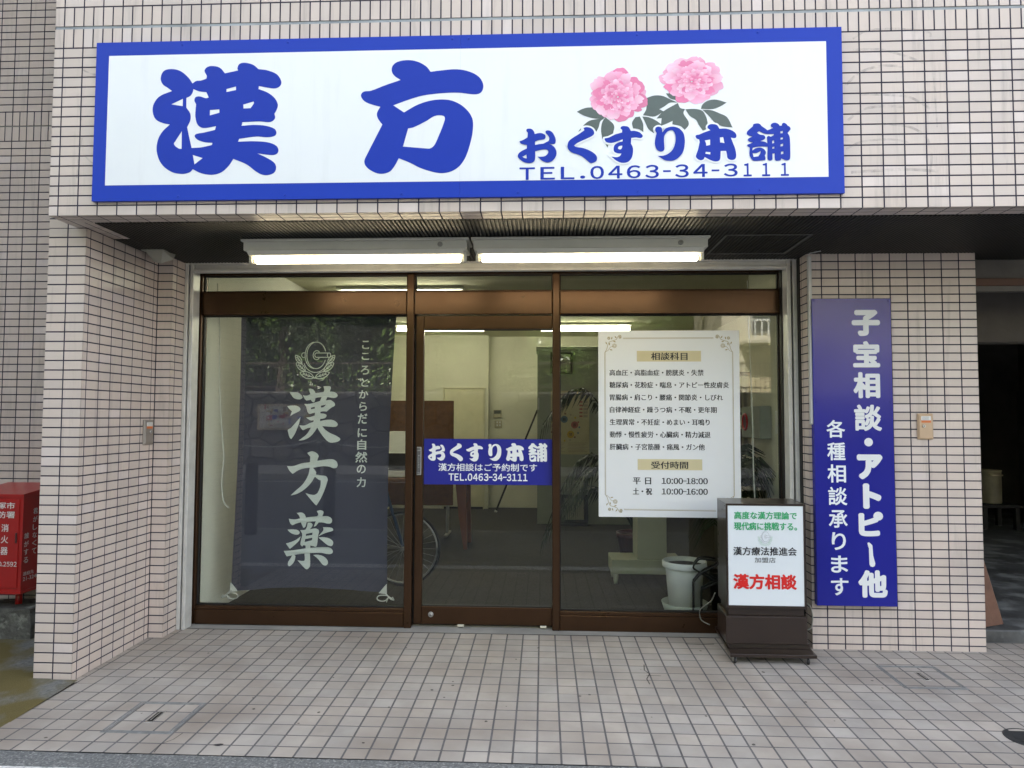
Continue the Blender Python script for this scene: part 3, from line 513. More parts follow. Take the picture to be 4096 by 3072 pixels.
# soffit of narrow metal ribs
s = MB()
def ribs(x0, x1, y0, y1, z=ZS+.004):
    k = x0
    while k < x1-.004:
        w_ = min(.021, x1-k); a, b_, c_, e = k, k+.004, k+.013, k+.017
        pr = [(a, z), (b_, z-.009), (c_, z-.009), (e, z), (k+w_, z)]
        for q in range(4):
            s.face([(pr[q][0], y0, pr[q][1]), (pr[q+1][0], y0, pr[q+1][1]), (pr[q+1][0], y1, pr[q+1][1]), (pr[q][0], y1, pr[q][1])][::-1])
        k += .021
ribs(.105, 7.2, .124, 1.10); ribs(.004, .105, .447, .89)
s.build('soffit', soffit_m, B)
hz = ZS-.0085
h_ = MB()
for (x0, x1, y0, y1) in ((3.375, 3.835, .425, .439), (3.375, 3.835, .845, .859), (3.375, 3.389, .4395, .8445), (3.821, 3.835, .4395, .8445)):
    h_.box(x0, x1, y0, y1, hz-.004, hz, .001)
h_.build('access_hatch', M('hatch_trim', (.14, .14, .135), rough=.5, metal=.5, var=.3, vscale=20), B)

# shutter rails and head
for x0, x1 in ((.099, .156), (3.907, 3.968)):
    r_ = MB(); xm = (x0+x1)/2
    r_.box(x0, xm-.006, 1.035, 1.12, .012, 2.327, .002); r_.box(xm+.006, x1, 1.035, 1.12, .012, 2.327, .002); r_.box(xm-.0055, xm+.0055, 1.06, 1.12, .012, 2.30, .001, 1)
    r_.build('shutter_rail', [alu_m, dark_m], B)
r_ = MB(); r_.box(.099, 3.968, 1.03, 1.075, 2.3275, 2.338, .002); r_.box(.157, 3.906, 1.045, 1.07, 2.298, 2.327, .002); r_.box(.157, 3.906, 1.03, 1.075, 2.276, 2.2975, .003); r_.box(.157, 3.906, 1.09, 1.15, 2.30, 2.337, .001, 1)
r_.build('shutter_head', [alu_m, dark_m], B)
for q_ in ((3.9685, 3.9745, 1.0, 1.12, 0, 2.338), (3.9, 3.975, 1.121, 1.16, 0, 2.36), (.08, .1, 1.121, 1.16, 0, 2.36)):
    r_ = MB(); r_.box(*q_, .001); r_.build('side_gasket', dark_m, B)

# bronze frame
fr = MB()
FY0, FY1 = 1.16, 1.235
fr.box(.08, .152, FY0, FY1, .012, 2.31, .003); fr.box(3.905, 3.953, FY0, FY1, .012, 2.31, .003)
fr.box(.1525, 3.9045, FY0, FY1, 2.283, 2.31, .003)
fr.box(1.517, 1.565, FY0-.012, FY1, .012, 2.2825, .004); fr.box(2.462, 2.509, FY0-.012, FY1, .012, 2.2825, .004)
fr.box(.1525, 1.5165, FY0-.004, FY1, 2.165+.004, 2.1695+.004, .001); fr.box(1.5655, 2.4615, FY0-.004, FY1, 2.169, 2.1735, .001); fr.box(2.5095, 3.9045, FY0-.004, FY1, 2.169, 2.1735, .001)
for x0, x1 in ((.1525, 1.5165), (1.5655, 2.4615), (2.5095, 3.9045)):
    fr.box(x0, x1, FY0-.007, FY1, 2.017, 2.1685, .005)
fr.box(.1525, 1.5165, FY0, FY1, .107, .130, .003); fr.box(.1525, 1.5165, FY0-.006, FY1, .014, .1065, .004)
fr.box(2.5095, 3.9045, FY0, FY1, .107, .130, .003); fr.box(2.5095, 3.9045, FY0-.006, FY1, .010, .1065, .004)
fr.build('window_frame', bronze_m, B)
gk = MB()
for x0, x1, z0, z1 in ((.1525, 1.5165, .1305, 2.0165), (2.5095, 3.9045, .1305, 2.0165), (.1525, 1.5165, 2.174, 2.2825), (1.5655, 2.4615, 2.174, 2.2825), (2.5095, 3.9045, 2.174, 2.2825)):
    t = .007
    gk.box(x0, x1, 1.186, 1.21, z0, z0+t, .001); gk.box(x0, x1, 1.186, 1.21, z1-t, z1, .001); gk.box(x0, x0+t, 1.186, 1.21, z0+t, z1-t, .001); gk.box(x1-t, x1, 1.186, 1.21, z0+t, z1-t, .001)
gk.build('glazing_bead', dark_m, B)
def pane(x0, x1, z0, z1, y=1.196, name='window_pane', par=None):
    q = MB(); q.box(x0, x1, y, y+.005, z0, z1, .0004); return q.build(name, GLASS, par or B)
pane(.1595, 1.5095, .1375, 2.0095); pane(2.5165, 3.8975, .1375, 2.0095)
for x0, x1 in ((.1595, 1.5095), (1.5725, 2.4545), (2.5165, 3.8975)): pane(x0, x1, 2.181, 2.2755, name='transom_pane')

# sliding door
d = MB(); DY0, DY1 = 1.174, 1.214
d.box(1.577, 1.627, DY0, DY1, .034, 2.010, .003); d.box(2.4625, 2.50, DY0+.0, DY1, .034, 2.010, .003)
d.box(1.6275, 2.4615, DY0, DY1, 1.924, 2.010, .003); d.box(1.6275, 2.4615, DY0, DY1, .034, .143, .003)
d.box(1.566, 1.5765, DY0+.02, DY1+.02, .03, 2.016, .001, 1); d.box(1.6275, 2.4615, DY0+.008, DY1, .1435, .150, .001, 1); d.box(1.6275, 2.4615, DY0+.008, DY1, 1.917, 1.9235, .001, 1)
door = d.build('sliding_door', [bronze_m, dark_m], B)
pane(1.6275, 2.4615, .150, 1.917, 1.192, 'door_pane', door)
k_ = MB(); k_.lathe([(.017, 0), (.017, .003), (.0135, .005), (.013, .0045), (.0, .0045)], (1.688, DY0, .094), 28, ax='y'); k_.lathe([(.0085, .0046), (.0085, .007), (.0, .0072)], (1.688, DY0, .094), 20, ax='y'); k_.box(1.687, 1.6892, DY0-.0078, DY0-.0068, .089, .099, .0003, 1)
k_.build('door_lock', [steel_m, dark_m], door)
k_ = MB(); k_.box(1.588, 1.618, DY0-.008, DY0-.0002, .977, 1.160, .003); k_.box(1.591, 1.615, DY0-.0095, DY0-.0082, .985, 1.152, .001, 1)
put_text(k_, '自動', 1.5945, 1.6115, 1.133, 1.141, DY0-.0095, mi=2)
for i, c in enumerate('押して下さい'): put_text(k_, c, 1.5985, 1.6075, 1.098-.0145*i, 1.1075-.0145*i, DY0-.0095, mi=2)
put_text(k_, 'PUSH', 1.5945, 1.6115, .990, .995, DY0-.0095, mi=2)
k_.build('push_plate', [steel_m, M('grey_plate', (.09, .09, .095), rough=.4), M('pale_print', (.5, .5, .5))], door)
for x0, x1 in ((1.86, 1.9), (2.385, 2.425)):
    k_ = MB(); k_.box(x0, x1, DY0-.004, DY0+.02, .020, .0335, .002); k_.build('door_guide', M('ivory', (.6, .58, .48)), door)
# door sign sticker
stick_blue = M('sticker_blue', (.014, .018, .26), rough=.3, var=.04, coat=.2)
white_ink = M('white_lettering', (.78, .82, .86), rough=.5, var=.03)
st = MB(); st.box(1.6315, 2.461, 1.1895, 1.1915, .9175, 1.2115, .0004)
oku = ['o', 'ku', 'su', 'ri', 'hon', 'po']
_a = [tuple(map(float, t.rstrip("*").split(","))) for k in oku for l in G[k].split("|") for t in l.split()]
GSRC = (min(a[0] for a in _a), max(a[0] for a in _a), min(a[1] for a in _a), max(a[1] for a in _a))
for k in oku: put_glyph(st, G[k], 1.1895, 1, fit=(1.6585, 2.43, 1.0665, 1.187), src=GSRC)
put_text(st, '漢方相談はご予約制です', 1.726, 2.3645, 1.004, 1.054, 1.1895, off=.012, mi=1)
put_digits(st, 'TEL.0463-34-3111', 1.793, 2.306, .942, .99, 1.1895, off=.025, mi=1)
st.build('door_sticker', [stick_blue, white_ink], door)

# interior shell
iw = MB()
iw.box(3.945, 4.75, 1.24, 1.95, 0, 2.7, .001); iw.box(4.75, 4.9, 1.94, 7.1, 0, 2.7, .001)
iw.box(.1, 1.60, 6.83, 7.1, 0, 2.7, .001); iw.box(1.6, 4.9, 7.0, 7.1, 0, 2.7, .001)
iw.box(.1, 3.96, 1.236, 1.30, 2.3105, 2.7, .001)
iw.build('interior_wall', plaster_m, B)
iw = MB(); iw.box(.0, .152, 1.24, 6.83, 0, 2.7, .001); iw.build('interior_wall', M('white_plaster', (.80, .79, .70), rough=.7, var=.03), B)
q = MB(); q.box(.1, 4.9, 1.236, 7.1, -.05, .018, .001); q.build('interior_floor', carpet_m, B)
q = MB(); q.box(.1, 4.9, 1.30, 7.1, 2.56, 2.66, .001); q.build('interior_ceiling', ceil_m, B)
q = MB(); q.box(.935, .955, 6.80, 6.829, .018, 1.79, .002); q.box(1.53, 1.55, 6.80, 6.829, .018, 1.79, .002); q.box(.935, 1.55, 6.80, 6.829, 1.7705, 1.79, .002); q.box(.958, 1.527, 6.812, 6.829, .05, 1.767, .002); q.box(.9552, 1.5298, 6.82, 6.829, .018, .05, .001, 1)
idr = q.build('interior_door', [M('cream_paint', (.63, .60, .42), rough=.5), dark_m], B)
for z in (1.45, .4):
    q = MB(); q.box(.943, .958, 6.795, 6.812, z, z+.09, .002); q.build('hinge', steel_m, idr)

# garage on the right
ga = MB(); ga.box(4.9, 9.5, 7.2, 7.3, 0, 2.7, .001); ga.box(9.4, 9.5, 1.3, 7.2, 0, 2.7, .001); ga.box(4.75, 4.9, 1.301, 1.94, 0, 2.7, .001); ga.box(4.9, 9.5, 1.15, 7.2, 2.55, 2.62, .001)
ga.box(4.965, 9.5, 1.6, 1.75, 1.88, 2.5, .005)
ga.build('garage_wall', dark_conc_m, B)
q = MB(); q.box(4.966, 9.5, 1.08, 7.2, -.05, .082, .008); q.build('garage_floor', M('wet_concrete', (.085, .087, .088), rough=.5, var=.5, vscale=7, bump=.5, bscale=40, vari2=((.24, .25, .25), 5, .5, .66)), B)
q = MB(); q.box(4.963, 9.5, 1.075, 1.11, 2.215, 2.335, .003, 0); q.box(4.963, 9.5, 1.06, 1.11, 2.17, 2.2145, .002, 1); q.box(4.963, 9.5, 1.065, 1.11, 2.135, 2.1695, .002, 0)
q.build('garage_lintel', [M('grey_trim', (.12, .11, .10), rough=.6, var=.2), M('rust_trim', (.11, .05, .03), rough=.6, var=.2)], B)
# ------------------------------------------------------------------ main sign on the fascia
sign_blue = M('sign_blue', (.018, .052, .43), rough=.35, var=.03, vscale=2, coat=0, spec=.15)
sign_white = M('sign_white', (.80, .83, .865), rough=.3, var=.015, vscale=2, coat=.3, streak=.05)
ink_blue = M('ink_blue', (.016, .045, .40), rough=.35, var=.02, coat=0, spec=.15)
SG = thing('fascia_sign', 'long white fascia sign with blue border, big blue kanji and two pink peonies', 'sign', (2, -.01, 2.41))
b = MB()
SX0, SX1, SZ0, SZ1 = .184, 3.811, 2.405, 3.204
b.box(SX0, 2.0006, -.0195, -.001, SZ0, SZ1, .0004); b.box(2.0010, SX1, -.0195, -.001, SZ0, SZ1, .0004)
b.build('border_panel', sign_blue, SG)
b = MB(); b.box(.250, 2.0005, -.0204, -.0196, 2.483, 3.135, .0002); b.box(2.0008, 3.7375, -.0204, -.0196, 2.483, 3.135, .0002)
b.build('face_panel', sign_white, SG)
SY = -.0204
b = MB(); put_glyph(b, G['kan'], SY); put_glyph(b, G['hou'], SY); b.build('headline_lettering', ink_blue, SG)
b = MB()
for k in oku: put_glyph(b, G[k], SY, lift=.0024)
b.build('shop_lettering', ink_blue, SG)
b = MB()
TEL = [('T', 2.288, 2.362, 2.485, 2.5455), ('E', 2.388, 2.457, 2.4855, 2.5465), ('L', 2.485, 2.55, 2.486, 2.5465), ('.', 2.577, 2.601, 2.488, 2.503), ('0', 2.6255, 2.69, 2.4855, 2.5485), ('4', 2.7105, 2.777, 2.4865, 2.5485), ('6', 2.798, 2.863, 2.487, 2.5495), ('3', 2.885, 2.949, 2.4865, 2.5505), ('-', 2.969, 3.005, 2.515, 2.5235), ('3', 3.025, 3.0895, 2.488, 2.551), ('4', 3.1105, 3.177, 2.489, 2.5515), ('-', 3.196, 3.232, 2.516, 2.524), ('3', 3.2525, 3.3175, 2.4895, 2.5515), ('1', 3.3445, 3.3825, 2.489, 2.5525), ('1', 3.4305, 3.468, 2.489, 2.5525), ('1', 3.5175, 3.5545, 2.4895, 2.552)]
for c, x0, x1, z0, z1 in TEL: put_text(b, {'-': '-'}.get(c, chr(ord(c)+0xFEE0)), x0, x1, z0, z1, SY, off=.016 if c not in '.-' else 0)
b.build('phone_lettering', ink_blue, SG)
# printed peonies
leaf_m = M('print_leaf', (.055, .085, .075), rough=.35, var=.12, vscale=20, coat=.3)
petal_m = M('print_petal', (1, 1, 1), rough=.35, var=.03, tint=True, coat=.3)
halo_m = sign_white
for i, lf in enumerate(G['leaves'].split('|')):
    b = MB(); put_glyph(b, lf, SY, lift=.0006+.00002*i); b.build('leaf_print', leaf_m, SG)
b = MB()      # white outline round the letters, cutting into the leaves
for k in ('ku', 'su', 'ri', 'hon'): put_glyph(b, G[k].split('|')[0], SY, lift=.0019, off=.008)
b.build('letter_outline', halo_m, SG)

def peony(cx, cz, rx, rz, seed, tilt):
    rr = random.Random(seed); mb = MB(); dep = [0]
    def petal(bx, bz, ang, L, W, c0, c1):
        """frilled petal from its base, colour running from base to tip"""
        dep[0] += .000008; n = 16; P = []
        ca, sa = math.cos(ang), math.sin(ang); ph = rr.uniform(0, 6)
        for i in range(n+1):
            t = i/n; s_ = -1+2*t
            fr_ = 1+.045*math.sin(ph+t*11)+.03*math.sin(ph*2+t*23)
            u_ = L*(1-abs(s_)**2.6)**.55*fr_ if abs(s_) < 1 else 0
            if rr.random() < .05: u_ *= .88
            v_ = W*s_*(.45+.55*min(1, u_/L+.25))
            P.append((u_, v_, u_/L))
        y = SY-.001-dep[0]
        base = (bx, y, bz)
        for i in range(n):
            q = []; tt = [tuple(c0)]
            for (u_, v_, k) in (P[i], P[i+1]):
                q.append((bx+(u_*ca-v_*sa)*rx, y, bz+(u_*sa+v_*ca)*rz)); kk = min(1, k)**1.3
                tt.append(tuple(c0[j]+(c1[j]-c0[j])*kk for j in range(3)))
            mb.face([base, q[0], q[1]][::-1], 0, t=tuple(tt[::-1]))
    deep = srgb(216, 92, 142); mid = srgb(226, 122, 166); pale = srgb(240, 178, 208); vp = srgb(246, 206, 226)
    def jit(c): k = rr.uniform(.9, 1.08); return tuple(min(1, a*k) for a in c)
    for ring, (n, r0, L, W) in enumerate(((10, .40, .60, .42), (12, .30, .60, .28), (17, .31, .42, .17), (18, .25, .38, .14), (18, .19, .33, .12), (16, .14, .26, .10), (13, .08, .21, .08), (9, .03, .17, .06))):
        for i in range(n):
            a = 2*math.pi*(i+rr.uniform(-.3, .3))/n+ring*.37
            oz = tilt*(ring/8)
            sq = .92 if math.sin(a) > 0 else 1.0
            petal(cx+math.cos(a)*r0*rx, cz+(math.sin(a)*r0+oz)*rz, a+rr.uniform(-.25, .25), L*rr.uniform(.82, 1.12)*sq, W*rr.uniform(.8, 1.2), jit(deep), jit(pale if rr.random() < .55 else (vp if rr.random() < .5 else mid)))
    return mb
peony(2.757, 2.893, .142, .128, 3, -.10).build('peony_print', petal_m, SG)
peony(3.107, 2.962, .157, .112, 8, -.12).build('peony_print', petal_m, SG)
for x, z in [(x, 2.425) for x in (.62, 1.15, 1.72, 2.28, 2.85, 3.42)]+[(x, 3.186) for x in (.62, 1.15, 1.96, 2.04, 2.85, 3.42)]:
    b = MB(); b.lathe([(.006, 0), (.006, .0012), (.003, .0022), (0, .0022)], (x, -.0194, z), 12, ax='y'); b.build('screw', sign_blue, SG)

# ------------------------------------------------------------------ vertical sign on the right pillar
VS = thing('vertical_sign', 'tall deep blue vertical sign with white lettering on the right tiled pillar', 'sign', (4.22, .87, .27))
v_blue = M('vertical_blue', (.013, .016, .255), rough=.2, var=.03, vscale=2, coat=.05, spec=.32)
b = MB(); b.box(3.989, 4.445, .8605, .8985, .269, 2.060, .0025); b.build('sign_panel', v_blue, VS)
RS = [('子', 4.217, 4.38, 1.837, 1.992), ('宝', 4.2205, 4.376, 1.652, 1.807), ('相', 4.2195, 4.373, 1.471, 1.624), ('談', 4.2205, 4.3785, 1.2795, 1.434), ('●', 4.2755, 4.3245, 1.19, 1.239), ('ア', 4.2305, 4.3775, .9985, 1.1445), ('ト', 4.2605, 4.3665, .8285, .9755), ('ピ', 4.2325, 4.373, .67, .8125), ('|', 4.2805, 4.3235, .4945, .6355), ('他', 4.2245, 4.39, .319, .4765)]
RS2 = [('各', 4.06, 4.167, 1.2395, 1.3435), ('種', 4.062, 4.166, 1.1075, 1.212), ('相', 4.061, 4.167, .9785, 1.0845), ('談', 4.063, 4.1715, .8475, .9535), ('承', 4.0635, 4.171, .7175, .8195), ('り', 4.0785, 4.159, .5895, .6915), ('ま', 4.072, 4.168, .4595, .5575), ('す', 4.0695, 4.169, .3295, .429)]
b = MB()
HEAVY = {'子': .062, '宝': .046, '相': .044, '談': .032, 'ア': .068, 'ト': .07, 'ピ': .06, '他': .052}
for c, x0, x1, z0, z1 in RS:
    if c == '●': b.lathe([(.0245, .0002), (.0245, .0006), (0, .0006)], ((x0+x1)/2, .8605, (z0+z1)/2), 32, ax='y')
    elif c == '|':
        b.raw(*(lambda pts: ([(x, .8599, z) for x, z in pts], [tuple(range(len(pts)))[::-1]]))([(4.281, .632), (4.290, .636), (4.300, .628), (4.309, .618), (4.312, .56), (4.3235, .515), (4.320, .500), (4.309, .4945), (4.296, .498), (4.290, .51), (4.289, .60), (4.284, .615)][::-1]))
    else: put_text(b, c, x0, x1, z0, z1, .8605, off=HEAVY.get(c, .04))
b.build('main_lettering', M('sign_lettering', (.74, .76, .78), rough=.45, var=.02), VS)
b = MB()
for c, x0, x1, z0, z1 in RS2: put_text(b, c, x0, x1, z0, z1, .8605, off=.018)
b.build('small_lettering', white_ink, VS)
for x in (4.003, 4.43):
    for z in (.29, .85, 1.45, 2.045):
        b = MB(); b.lathe([(.0055, 0), (.0055, .001), (.003, .002), (0, .002)], (x, .8606, z), 12, ax='y'); b.build('screw', v_blue, VS)

# white cable cover beside it
b = MB(); b.box(3.9765, 3.9965, .872, .8985, 1.316, 2.318, .003); b.tube([(3.983, .885, 2.318), (3.984, .885, 2.330), (3.99, .87, 2.334), (4.03, .82, 2.334)], .003, 8)
tag(b.build('cable_cover', M('cover_white', (.55, .56, .55), rough=.4), loc=(3.98, .88, 1.316)), 'narrow white cable cover running down the corner of the right pillar', 'cable cover')

# utility boxes
def ubox(name, label, T, cover, fr_):
    t = thing(name, label, 'utility box', tuple(T(0, 0, 0)))
    b = MB(); b.box(-.045, .045, 0, .012, 0, .152, .004, T=T); b.box(-.038, .038, .0121, .0165, .007, .145, .002, 0, T=T); b.build('cover', cover, t)
    b = MB(); b.box(-.026, .028, .0167, .0172, .098, .112, .0001, 0, T=T); b.box(-.026, .028, .0167, .0172, .112, .136, .0001, 1, T=T)
    for k in range(4): b.box(-.022, .02-.004*(k % 2), .01722, .0174, .116+.005*k, .1175+.005*k, .00005, 2, T=T)
    b.build('warning_label', [M('orange_label', (.62, .17, .04), rough=.5), M('label_white', (.7, .7, .68), rough=.5), M('label_grey', (.2, .2, .2), rough=.6)], t)
    b = MB(); n = 20
    P = [T(.010*math.cos(6.283*k/n)-.012, .0168, .078+.010*math.sin(6.283*k/n)) for k in range(n)]; Q = [T(.008*math.cos(6.283*k/n)-.012, .0215, .078+.008*math.sin(6.283*k/n)) for k in range(n)]
    b.raw(P+Q, [(k, (k+1) % n, n+(k+1) % n, n+k) for k in range(n)]+[tuple(range(n, 2*n))]); b.box(-.0135, -.0105, .0216, .0222, .073, .083, .0002, 1, T=T)
    b.build('lock', [steel_m, dark_m], t); return t
beige_m = M('beige_cover', (.52, .37, .24), rough=.4, var=.06)
ubox('utility_box', 'beige locked utility box with orange label on the right tiled pillar', lambda x, y, z: Vector((4.643+x, .902-y, 1.231+z)), beige_m, beige_m)
ubox('utility_box', 'grey steel utility box with orange label on the left inner reveal', lambda x, y, z: Vector((.003+y, .823-x*1.1, 1.178+z)), M('box_steel', (.30, .27, .24), rough=.35, metal=.5, var=.1, vscale=10), beige_m)

# ------------------------------------------------------------------ notice board behind the right pane
NB = thing('notice_board', 'white framed notice board listing consultation subjects and hours in right window', 'notice board', (3.2, 1.184, .72))
PYY = 1.1795
b = MB(); b.box(2.757, 3.653, PYY, PYY+.0062, .7215, 1.912, .0015); b.build('board', M('board_white', (.74, .77, .80), rough=.35, var=.015, vscale=2), NB)
gold_m = M('gold_print', (.33, .27, .12), rough=.4, var=.1); cream_m = M('cream_print', (.60, .54, .34), rough=.5, var=.03); ink_m = M('black_ink', (.012, .013, .02), rough=.5)
POST = [('相談科目', 3.094, 3.324, 1.722, 1.7705), ('高血圧・高脂血症・膀胱炎・失禁', 2.829, 3.425, 1.6215, 1.6605), ('糖尿病・花粉症・喘息・アトピー性皮膚炎', 2.8285, 3.584, 1.5425, 1.582), ('胃腸病・肩こり・腰痛・関節炎・しびれ', 2.83, 3.545, 1.463, 1.5025), ('自律神経症・躁うつ病・不眠・更年期', 2.83, 3.505, 1.384, 1.423), ('生理異常・不妊症・めまい・耳鳴り', 2.8295, 3.46, 1.3045, 1.344), ('動悸・慢性疲労・心臓病・精力減退', 2.829, 3.4645, 1.2255, 1.2655), ('肝臓病・子宮筋腫・痛風・ガン他', 2.829, 3.4275, 1.147, 1.1865), ('受付時間', 3.091, 3.322, 1.029, 1.0755), ('平', 2.975, 3.022, .9295, .9725), ('日', 3.052, 3.088, .9295, .9725), ('10:00-18:00', 3.154, 3.446, .933, .971), ('土・祝', 2.9745, 3.0935, .8635, .9065), ('10:00-16:00', 3.154, 3.4455, .8665, .9045)]
for x0, x1, z0, z1 in ((3.003, 3.4105, 1.7125, 1.781), (3.005, 3.4115, 1.0205, 1.0895)):
    b = MB(); b.box(x0, x1, PYY-.0005, PYY-.0001, z0, z1, .0001); b.build('heading_bar', cream_m, NB)
b = MB()
for s_, x0, x1, z0, z1 in POST:
    big = s_ in ('相談科目', '受付時間') or s_[0] in '1平日土'
    (put_digits if ':' in s_ else put_text)(b, s_, x0, x1, z0, z1, PYY-.0004, off=.003 if big else 0, mincho=.0024 if big else .0018)
b.build('board_lettering', ink_m, NB)
b = MB()
for z, w_ in ((1.8635, .003), (1.8585, .001)): ribbon(b, [(2.915, z), (3.49, z+.001)], w_, PYY)
for z, w_ in ((.768, .003), (.7735, .001)): ribbon(b, [(2.917, z), (3.495, z-.003)], w_, PYY)
for x, w_ in ((2.7985, .003), (2.8035, .001)): ribbon(b, [(x, .862), (x, 1.771)], w_, PYY)
for x, w_ in ((3.611, .003), (3.606, .001)): ribbon(b, [(x, .862), (x, 1.771)], w_, PYY)
def ornament(cx, cz, fx, fz):
    T = lambda a, c: (cx+fx*a, cz+fz*c)
    ribbon(b, [T(*q) for q in smooth([(0, 0), (.012, .02), (.02, .05), (.03, .068), (.055, .076), (.075, .085), (.083, .100), (.094, .112), (.106, .108)], 4)], .0028, PYY, lift=.0007)
    ribbon(b, [T(*q) for q in smooth([(.003, .002), (.022, .014), (.036, .034), (.054, .040)], 4)], .002, PYY, lift=.0008)
    for (a, c, r_) in ((.062, .043, .015), (.026, .092, .010), (.098, .099, .010)):
        for k in range(12):
            an = 6.2832*k/12; x, z = T(a, c)
            ribbon(b, [(x+math.cos(an)*r_*.25, z+math.sin(an)*r_*.25), (x+math.cos(an)*r_, z+math.sin(an)*r_)], [.0012, .0034], PYY, lift=.0009)
    for (a, c, an) in ((.010, .060, 2.0), (.030, .054, 1.4), (.045, .092, 1.3), (.062, .070, -.3), (.040, .017, -.2), (.070, .098, 2.2)):
        x, z = T(a, c); dx, dz = fx*math.cos(an), fz*math.sin(an)
        ribbon(b, [(x-dx*.009, z-dz*.009), (x-dx*.003, z-dz*.003), (x+dx*.003, z+dz*.003), (x+dx*.010, z+dz*.010)], [.0006, .006, .0065, .0004], PYY, lift=.0010)
ornament(2.7985, 1.771, 1, 1); ornament(3.611, 1.771, -1, 1); ornament(2.80, .862, 1, -1); ornament(3.611, .862, -1, -1)
b.build('gold_border', gold_m, NB)

# ------------------------------------------------------------------ emblem (grinding wheel in a wreath), used on banner and standing sign
def emblem(mb, x0, x1, z0, z1, y, lw, mi=0, leafmi=None, depth=0):
    """1330 x 1205 design units, origin top left"""
    kx, kz = (x1-x0)/1330, (z1-z0)/1205
    T = lambda a, c: (x0+a*kx, z1-c*kz)
    lm = mi if leafmi is None else leafmi
    def el(cx, cz, rx, rz, a0=0, a1=360, n=40): return [T(cx+rx*math.cos(R(a0+(a1-a0)*i/n)), cz+rz*math.sin(R(a0+(a1-a0)*i/n))) for i in range(n+1)]
    L = .0004
    ribbon(mb, el(715, 445, 315, 440, 20, 343, 60), lw, y, mi); ribbon(mb, el(672, 445, 330, 438, 95, 262, 40), lw, y, mi, lift=L)
    ribbon(mb, el(725, 440, 115, 150, 40, 322, 30), lw, y, mi); ribbon(mb, el(735, 440, 70, 75, 80, 280, 20), lw, y, mi, lift=L)
    ribbon(mb, [T(725, 367), T(1120, 367)], lw, y, mi); ribbon(mb, [T(700, 510), T(1120, 510)], lw, y, mi)
    ribbon(mb, el(1130, 438, 55, 73, 0, 360, 24), lw, y, mi, lift=L)
    ribbon(mb, el(290, 440, 65, 78, 90, 270, 16)+[T(335, 362)], lw, y, mi, lift=L); ribbon(mb, [T(290, 518), T(330, 518)], lw, y, mi)
    ribbon(mb, el(690, 560, 400, 450, 18, 160, 40), lw, y, mi)
    for sgn, cx in ((1, 0), (-1, 1330)):
        for (bx, bz, tx, tz, wd) in ((225, 690, 10, 440, 78), (345, 950, 40, 690, 90), (630, 1180, 175, 1010, 105)):
            B_ = Vector((bx, bz)); Tt = Vector((tx, tz)); d = Tt-B_; q = Vector((-d.y, d.x)).normalized()
            for s2 in (1, -1):
                pts = [B_+d*t+q*s2*wd*math.sin(math.pi*min(1, .06+t*.94))**.8 for t in [i/10 for i in range(11)]]; pts[0] = B_-d*.05
                ribbon(mb, [T(cx+sgn*p.x, p.y) for p in pts], lw, y, lm)
            ribbon(mb, [T(cx+sgn*(B_-d*.12).x, (B_-d*.12).y), T(cx+sgn*(B_+d*.8).x, (B_+d*.8).y)], [lw*1.2, lw*.6], y, lm, lift=L*1.3)
            for t in (.25, .45, .65):
                for s2 in (1, -1):
                    p = B_+d*t; e = B_+d*(t+.17)+q*s2*wd*.55; ribbon(mb, [T(cx+sgn*p.x, p.y), T(cx+sgn*e.x, e.y)], [lw*1.2, lw*.5], y, lm, lift=L*1.6)

# ------------------------------------------------------------------ standing sign on castors
WSG = thing('standing_sign', 'dark brown illuminated-style standing sign on castors in front of right window', 'standing sign', (3.66, .87, 0))
brown_m = M('cabinet_brown', (.022, .013, .010), rough=.3, var=.15, vscale=8, bump=.05, bscale=80, coat=.2)
RZ = -.045; cR, sR = math.cos(RZ), math.sin(RZ)
PIV = (3.431, .70)
def WT(x, y, z):   # local: x along the front from its left edge, y depth, z height
    return (PIV[0]+x*1.0+y*.075, PIV[1]+y-x*.004, z)
b = MB(); t_ = .011
b.box(0, t_, 0, .275, .289, .871, .0015, T=WT); b.box(.434-t_+.006, .440, 0, .275, .289, .871, .0015, T=WT)
b.box(t_+.0002, .4288, 0, .275, .871-t_, .871, .0015, T=WT); b.box(t_+.0002, .4288, 0, .275, .289, .289+t_+.004, .0015, T=WT); b.box(t_+.001, .4285, .262, .274, .305, .859, .001, T=WT)
b.build('cabinet', brown_m, WSG)
b = MB(); b.box(t_+.0004, .4286, .004, .010, .305, .8598, .0008, T=WT); b.build('panel', M('acrylic_white', (.70, .75, .79), rough=.22, var=.015, vscale=2, coat=.3), WSG)
yP = PIV[1]+.0025
b = MB(); put_text(b, '高度な漢方理論で', 3.4785, 3.8245, .7845, .827, yP, off=.018, mincho=.0010); put_text(b, '現代病に挑戦する。', 3.4765, 3.8245, .723, .768, yP, off=.018, mincho=.0010)
b.build('green_lettering', M('ink_green', (.03, .36, .14), rough=.4), WSG)
b = MB(); emblem(b, 3.6065, 3.6895, .6395, .7165, yP, .0010, 0, 1); b.build('emblem', [M('ink_grey', (.30, .31, .34), rough=.4), M('ink_palegreen', (.42, .60, .48), rough=.4)], WSG)
b = MB(); put_text(b, '漢方療法推進会', 3.471, 3.821, .5835, .6305, yP, off=.014, mincho=.0006); put_text(b, '加盟店', 3.589, 3.704, .5435, .5725, yP, off=.0); b.build('black_lettering', ink_m, WSG)
b = MB(); put_text(b, '漢方相談', 3.4685, 3.8185, .3955, .4805, yP, off=.036); b.build('red_lettering', M('ink_red', (.62, .014, .012), rough=.4), WSG)
b = MB(); b.box(.012, .428, .02, .25, .247, .2888, .002, T=WT); b.box(-.006, .440, -.004, .27, .096, .2468, .003, T=WT); b.build('pedestal', brown_m, WSG)
